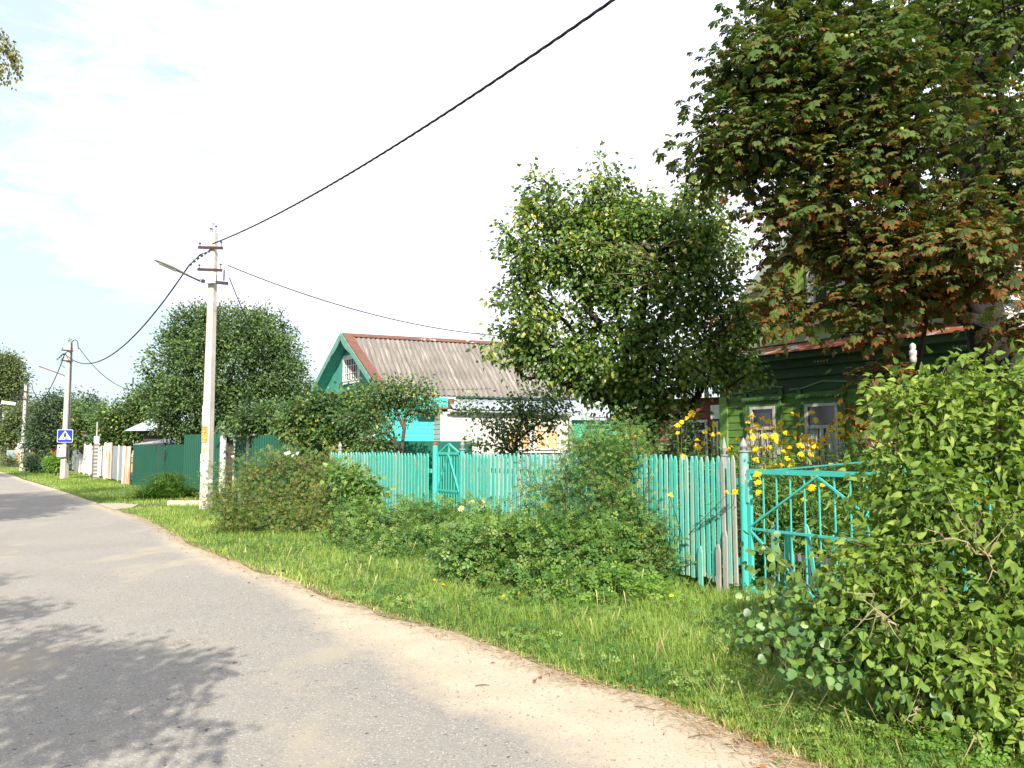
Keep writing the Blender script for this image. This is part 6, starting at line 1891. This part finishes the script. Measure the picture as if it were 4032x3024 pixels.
# tall tufts of grass in front of the lilac
for i, (px, py, h, n, lab) in enumerate(((3620, 2860, .5, 110, "tall arching grass tuft in front of the tallest weed"), (3880, 2800, .75, 170, "largest tall grass tuft with long pale blades under the lilac"), (3480, 2800, .38, 90, "short grass tuft beside the lime nettles"), (3300, 2700, .34, 80, "thin grass tuft just behind the rusty pipe stub"), (3420, 2880, .40, 90, "bright grass tuft between the road corner and the nettles"), (3250, 2820, .30, 80, "low grass tuft nearest the straw litter"), (3560, 2960, .34, 90, "grass tuft at the lower edge of the nettle patch"), (3100, 2740, .26, 70, "small grass tuft beside the nearest hawkweed flower"))):
    b_ = G(px, py)
    tf = thing("grass_tuft", lab, "grass tuft", b_)
    co, fa, tn_ = blades(n, b_, .14, .10, h, .006, .35, rs, 6, (.6, .25), .7)
    link_mesh("blades", np_mesh("blades", co - np.array(b_), fa, 4, attrs={"tone": tn_}), m_grass, tf)

# --- yellow coneflowers behind the gate
yrs = np.random.RandomState(14)
FL = [(2775, 1700), (2790, 1690), (2812, 1672), (2830, 1710), (2805, 1712), (2770, 1745), (2745, 1760), (2724, 1630), (2705, 1648), (2684, 1662), (2668, 1676), (2668, 1705), (2500, 1722), (2517, 1730), (2745, 1735), (2755, 1765), (2690, 1800),
      (2880, 1763), (2904, 1728), (2918, 1765), (2945, 1690), (2960, 1700), (2950, 1730), (2935, 1760), (2975, 1700), (2960, 1640), (2985, 1735), (2940, 1778), (2975, 1768), (3002, 1650), (3044, 1680), (3075, 1665), (3068, 1690), (3050, 1722), (3070, 1745), (3040, 1770), (3025, 1795), (3020, 1816), (3044, 1825), (3055, 1832), (3035, 1835),
      (3095, 1770), (3105, 1790), (3100, 1805), (3085, 1738), (3130, 1703), (3160, 1720), (3170, 1735), (3150, 1745), (3125, 1755), (3120, 1630), (3140, 1635), (3145, 1672), (3180, 1720), (3195, 1625), (3212, 1655), (3215, 1755), (3225, 1735), (3205, 1735), (3240, 1732), (3170, 1795), (3155, 1820), (3180, 1765), (3305, 1635), (3315, 1695), (3320, 1655), (3345, 1715), (3380, 1612), (3412, 1665), (3430, 1665), (3418, 1690), (3400, 1705), (3390, 1745), (3450, 1735), (3470, 1725), (3405, 1760), (3340, 1780), (3355, 1790), (3310, 1815), (3345, 1820), (3270, 1830), (3490, 1700), (3500, 1690), (3530, 1735), (3540, 1760), (3560, 1740), (3480, 1770),
      (2982, 1868), (3008, 1845), (2985, 1900), (2985, 1940), (3182, 1915), (3195, 1920), (3236, 1912), (3165, 1967), (3100, 1845), (3300, 1720), (3270, 1690), (3255, 1750), (3010, 1700), (2990, 1680), (2870, 1860 - 90), (2900, 1790), (2785, 1855), (2860, 1940), (2894, 1938), (2640, 1950)]
FLp = []
for (px, py) in FL:
    near = py > 1860
    Y = (8.9 if near and px > 2970 else 9.0 if near else 10.3 + yrs.rand() * 1.6) if px < 3400 else 9.4 + yrs.rand() * 1.2
    if px < 2760 and not near: Y = 11.0
    FLp.append(np.array(P(px, py, Y)))
for _ in range(75):
    px, py = 2900 + 660 * yrs.rand(), 1650 + 190 * yrs.rand() ** .8
    FLp.append(np.array(P(px, py, 10.2 + yrs.rand() * 1.2)))
FLp = np.array(FLp)
order = np.argsort(FLp[:, 0]); FLp = FLp[order]
nplants = 22

chunks = np.array_split(FLp, nplants)
_p = ["single stemmed yellow coneflowers just above the pale spirea bush", "yellow coneflowers between the spirea bush and the red shed", "dense yellow coneflower cluster before the red shed", "yellow coneflowers before the white carved strips",
      "yellow coneflowers before the pale green corner board", "few yellow coneflowers above the last bare pickets", "yellow coneflowers just touching the silver spear finial", "yellow coneflowers close to the gate post and its hinge",
      "yellow coneflowers before the near jamb of the first window", "yellow coneflower cluster before the first white window", "yellow coneflowers below the sill of the first white window", "yellow coneflowers at the far jamb of the first window",
      "yellow coneflower bunch on the green wall between the windows", "tallest yellow coneflowers between the two windows", "yellow coneflowers just before the second window casing", "yellow coneflowers under the second window close over the gate rail",
      "sparse yellow coneflowers before the second white window", "yellow coneflowers right of the second window transom", "yellow coneflowers on the shaded wall beyond the second window", "yellow coneflowers where the two gate leaves meet",
      "yellow coneflowers before the third window", "last yellow coneflowers touching the lilac leaves"]
FLAB = _p
for i, ch in enumerate(chunks):
    c = ch.mean(0)
    b_ = V3(c[0], c[1], 0)
    h = ch[:, 2].max()
    reg = FLAB[i]
    root = thing("golden_coneflower", reg, "flower", b_, "yellow coneflowers behind the fence and gate")
    q = MB()
    for f_ in ch:
        s0 = b_ + Vector((yrs.normal() * .12, yrs.normal() * .1, 0))
        md = Vector(((s0.x + f_[0]) / 2 + yrs.normal() * .04, (s0.y + f_[1]) / 2, f_[2] * .55))
        q.tube([s0, md, Vector(f_) + V3(0, .01, -.03), Vector(f_) + V3(0, .01, -.005)], [.007, .005, .003, .003], 4, cap=False)
    q.build("stems", m_gstem, root)
    n = 190
    t = yrs.rand(n)
    k = yrs.randint(0, len(ch), n)
    pos = np.array(b_)[None] * (1 - t[:, None] * .85) + ch[k] * (t[:, None] * .85)
    pos[:, 2] = t * .95 * ch[k][:, 2]
    pos[:, :2] += yrs.normal(size=(n, 2)) * .10
    a = yrs.rand(n) * 6.28
    R = frames(np.stack([np.cos(a), np.sin(a), .3 - .5 * yrs.rand(n)], -1), np.array([0, -.4, 1.]) + yrs.normal(size=(n, 3)) * .4)
    link_mesh("leaves", leaf_mesh("leaves", NARROW[0], NARROW[1], pos, R, (.20 - .11 * t), np.clip(.45 + yrs.normal(size=n) * .2, 0, 1), W[root.name]), m_rose2, root)
    blossoms("flower_head", ch, .050, m_flower, root, yrs, 13, 3, face=(0, -.6, .75))
# dark green undergrowth of the flower bed
low = [(3150, 1960, 10.0, 230, 130, .4), (3350, 1930, 9.6, 200, 140, .5), (3500, 1850, 9.6, 150, 100, .5), (3050, 2050, 9.9, 120, 120, .4), (2900, 1850, 10.6, 150, 80, .4), (3250, 2100, 9.4, 250, 120, .4)]
plant("flower_bed_foliage", "dense dark green stems and leaves filling the bed behind the iron gate", "plant", gp(3200, 10.0), low, 210, 26, .13, .11, m_rose2, m_gstem, 120, None, NARROW, .012, .003, names=("stems", "foliage"), droop=.1)

# ------------------------------------------------------------------ grass on the verge
rs = np.random.RandomState(2)
def verge_pts(n, y0, y1, pw, wmax=None):
    u = rs.rand(n)
    y = (y0 ** (1 - pw) + u * (y1 ** (1 - pw) - y0 ** (1 - pw))) ** (1 / (1 - pw))
    ex_ = edge_x(y)
    fx_ = np.interp(y, [3, 7, 9.15, PL_.y, FC.y, FA.y, F0.y, 90], [4.2, 4.0, PR.x, PL_.x, FC.x + .1, FA.x, F0.x, -52])
    x = ex_ + rs.rand(n) * (fx_ + .9 - ex_)
    return x, y, ex_, fx_
def grass(name, n, y0, y1, pw, h, wd, seg=3):
    x, y, ex_, fx_ = verge_pts(n, y0, y1, pw)
    vis = (x / y < .68) & (x / y > -.68)
    x, y, ex_, fx_ = x[vis], y[vis], ex_[vis], fx_[vis]
    # bare concrete patches stay free
    gx = G(455, 1995)
    bare = ((x - gx.x) ** 2 / 2.2 + (y - gx.y) ** 2 / 1.0 < 1) & (rs.rand(len(x)) < .85)
    x, y, ex_, fx_ = x[~bare], y[~bare], ex_[~bare], fx_[~bare]
    n = len(x)
    de = (x - ex_)
    clump = .5 + .5 * np.sin(x * 2.3 + np.sin(y * 1.7) * 2) * np.sin(y * 1.9 + x)
    tall = np.interp(de, [0, .12, .5, 1.6], [.35, .6, .85, 1.15]) * (.65 + .5 * clump)
    tall *= np.interp(y, [4, 6, 9, 13, 30], [1.5, 1.2, 1.0, .85, .75])
    hh = .88 * h * tall * (.45 + .85 * rs.rand(n))
    a = rs.rand(n) * 2 * math.pi
    ln = hh * (.25 + .85 * rs.rand(n))
    d = np.stack([np.cos(a), np.sin(a)], -1)
    sdx = np.stack([-d[:, 1], d[:, 0]], -1)
    co = []
    ww = wd * (.6 + .8 * rs.rand(n)) * np.interp(y, [4, 10, 20, 60], [1, 1.6, 2.6, 6])
    for i in range(seg + 1):
        t = i / seg
        c = np.stack([x + d[:, 0] * ln * t ** 1.8, y + d[:, 1] * ln * t ** 1.8, hh * (t * 1.15 - .15 * t * t - .0)], -1)
        w_ = ww * (1 - t) ** .7
        if i < seg: co += [c - np.c_[sdx * w_[:, None], np.zeros(n)], c + np.c_[sdx * w_[:, None], np.zeros(n)]]
        else: co += [c]
    co = np.stack(co, 1)
    m_ = 2 * seg + 1
    Fq = []
    for i in range(seg - 1): Fq += [(2 * i, 2 * i + 1, 2 * i + 3), (2 * i, 2 * i + 3, 2 * i + 2)]
    Fq.append((2 * seg - 2, 2 * seg - 1, 2 * seg))
    fa = (np.array(Fq)[None] + (np.arange(n) * m_)[:, None, None]).reshape(-1, 3)
    big = np.sin(x * .9 + 1.3) * np.sin(y * .7 + .5 * x) + .6 * np.sin(x * 3.1 + y * 2.3)
    tone = .42 + .12 * big + .14 * (clump - .5) * 2 + rs.normal(size=n) * .16 + np.interp(de, [0, .10, .3], [.45, .18, 0]) * rs.rand(n)
    return link_mesh(name, np_mesh(name, co.reshape(-1, 3), fa, 3, attrs={"tone": np.repeat(np.clip(tone, 0, 1), m_)}), m_grass)
tag(grass("grass", 105000, 3.9, 13, 1.9, .13, .0028), "lush green roadside grass along the edge of the near road", "grass", kind="stuff")
tag(grass("short_grass", 70000, 13, 70, 1.6, .12, .0030, 2), "short grass verge between the road and the far fences", "grass", kind="stuff")
# broad leaved weeds in the grass
x, y, ex_, fx_ = verge_pts(3800, 4, 16, 1.7)
pos = np.stack([x, y, .02 + rs.rand(len(x)) * .06], -1)
a = rs.rand(len(x)) * 6.28
R = frames(np.stack([np.cos(a), np.sin(a), .5 + rs.rand(len(x)) * .5], -1), np.array([0, -.2, 1.]) + rs.normal(size=(len(x), 3)) * .2)
tag(link_mesh("plantain_weeds", leaf_mesh("plantain_weeds", OVAL[0], OVAL[1], pos, R, .025 + .04 * rs.rand(len(x)), np.clip(.25 + rs.normal(size=len(x)) * .2, 0, 1), (0, 0, 0)), m_rose2), "low broad leaved weeds mixed into the verge grass", "weeds", kind="stuff")
# clover and yarrow like weeds in clumps, and dry bent stalks
nc = 230
cx, cy, cex, cfx = verge_pts(nc, 4, 15, 1.6)
k = rs.randint(0, nc, 9000)
pos = np.stack([cx[k] + rs.normal(size=9000) * .13, cy[k] + rs.normal(size=9000) * .13, .03 + .14 * rs.rand(9000)], -1)
ok = pos[:, 0] > edge_x(pos[:, 1]) + .05
pos = pos[ok]; kk = k[ok]
a = rs.rand(len(pos)) * 6.28
R = frames(np.stack([np.cos(a), np.sin(a), .3 * rs.normal(size=len(pos))], -1), np.array([0, -.3, 1.]) + rs.normal(size=(len(pos), 3)) * .5)
tk = rs.rand(nc)
tag(link_mesh("clover_weeds", leaf_mesh("clover_weeds", PINN[0], PINN[1], pos, R, .05 + .04 * rs.rand(len(pos)), np.clip(tk[kk] + rs.normal(size=len(pos)) * .12, 0, 1), (0, 0, 0)), m_rose2), "clumps of clover like weeds through the verge grass", "weeds", kind="stuff")
n = 420
x, y, ex_, fx_ = verge_pts(n, 4, 14, 1.5)
b_ = np.stack([x, y, np.zeros(n)], -1)
a = rs.rand(n) * 6.28
R = frames(np.stack([np.cos(a) * .5, np.sin(a) * .5, np.ones(n)], -1), np.stack([-np.sin(a), np.cos(a), np.zeros(n)], -1))
STALK = ([(-.003, 0, 0), (.003, 0, 0), (.003, .5, .03), (-.003, .5, .03), (0, 1, .16), (.010, .92, .14), (-.010, .86, .10)], [(0, 1, 2, 3), (3, 2, 5, 6), (6, 5, 4, 4)][:2])
tag(link_mesh("dry_stalks", leaf_mesh("dry_stalks", STALK[0], STALK[1], b_, R, .22 + .22 * rs.rand(n), .5 + .5 * rs.rand(n), (0, 0, 0)), m_straw0), "dry grass stalks standing in the verge", "grass", kind="stuff")
# straw and fallen leaves along the road edge
n = 8000
y = 4 + rs.rand(n) ** 1.7 * 20
x = edge_x(y) + rs.normal(size=n) * .085 - .05 - .22 * (rs.rand(n) < .15) * rs.rand(n)
pos = np.stack([x, y, .010 + rs.rand(n) * .015], -1)
a = rs.rand(n) * 6.28
R = frames(np.stack([np.cos(a), np.sin(a), rs.normal(size=n) * .08], -1), np.array([0, 0, 1.]) + rs.normal(size=(n, 3)) * .1)
STRAW = ([(0, 0, 0), (-.02, .5, .01), (0, 1, 0), (.02, .5, .01)], [(0, 3, 2), (0, 2, 1)])
m_straw = leafmat("dry_straw", [(0, (.22, .14, .07)), (.5, (.38, .28, .16)), (1, (.52, .42, .27))], .1, .9)
tag(link_mesh("straw_litter", leaf_mesh("straw_litter", STRAW[0], STRAW[1], pos, R, .05 + .10 * rs.rand(n), rs.rand(n), (0, 0, 0)), m_straw), "dry straw and grass litter along the road edge", "litter", kind="stuff")
n = 120
y = 4 + rs.rand(n) ** 1.5 * 12
x = edge_x(y) + rs.normal(size=n) * .25 + .05
pos = np.stack([x, y, .012 + rs.rand(n) * .03], -1)
R = frames(nrm(rs.normal(size=(n, 3)) * [1, 1, .15]), np.array([0, 0, 1.]) + rs.normal(size=(n, 3)) * .35)
m_dead = leafmat("dead_leaf", [(0, (.16, .05, .02)), (1, (.34, .13, .05))], .1, .9)
tag(link_mesh("fallen_leaves", leaf_mesh("fallen_leaves", HEART[0], HEART[1], pos, R, .02 + .03 * rs.rand(n), rs.rand(n), (0, 0, 0)), m_dead), "fallen brown leaves scattered along the verge", "leaves", kind="stuff")
# little stones and twigs on the sandy shoulder
n = 1500
y = 4 + rs.rand(n) ** 1.4 * 7
x = edge_x(y) - rs.rand(n) * 2.6 + .05
pb_ = np.stack([x, y, np.full(n, .007)], -1)
root = thing("gravel_bits", None, None, V3(0, 5, 0)); root["kind"] = "stuff"
root.name = "gravel"
W[root.name] = V3(0, 5, 0)
balls("pebbles", pb_, .003 + .006 * rs.rand(n) ** 2, pmat("pebble_grey", (.14, .13, .12), (.35, .32, .28), 3, .9), root, 5, 3)["kind"] = "stuff"
for i, (px, py, an, ln) in enumerate(((1900, 2705, .2, .10), (2760, 2905, .3, .16), (2960, 2870, -.2, .16), (1665, 2466, .5, .09), (2540, 2795, -.5, .14), (925, 2616, .4, .03))):
    c = G(px, py)
    q = MB(); d = Vector((math.cos(an), math.sin(an), 0)) * ln
    q.tube([c - d / 2 + UP * .012, c + Vector((0, .012, .014)), c + d / 2 + UP * .010], [.003, .004, .002], 5)
    tag(q.build("twig", m_stem, origin=c), ("thin twig on the sand nearest the middle of the shoulder", "long thin twig lying on the nearest sand", "dry twig beside the straw at the near road edge", "small twig where the sandy shoulder begins", "forked looking twig next to the grass edge", "tiny dark scrap lying on the asphalt")[i], "twig")
# dandelions
for i, (px, py, lab) in enumerate(((3000, 2650, "beside the round aspen leaves"), (3170, 2720, "nearest the road corner"), (2645, 2435, "below the gate post"), (1982, 2410, "at the foot of the beach rose"), (2044, 2412, "close beside another near the beach rose"), (1745, 2385, "on the narrow grass strip"), (3285, 2610, "in front of the low aspen"), (1710, 2350, "smallest one near the road edge"))):
    c = G(px, py); c.z = 0
    r = thing("hawkweed_flower", "single yellow hawkweed flower " + lab, "flower", c, None)
    hh = .16 + .03 * (i % 3)
    c2 = c + Vector((0, .0, hh))
    MB().tube([c, c + Vector((.01, 0, hh * .5)), c2], .0022, 5).build("stem", m_gstem, r)
    blossoms("flower_head", [np.array(c2)], .022, m_flower, r, yrs, 14, 2, face=(0, -.5, .9))
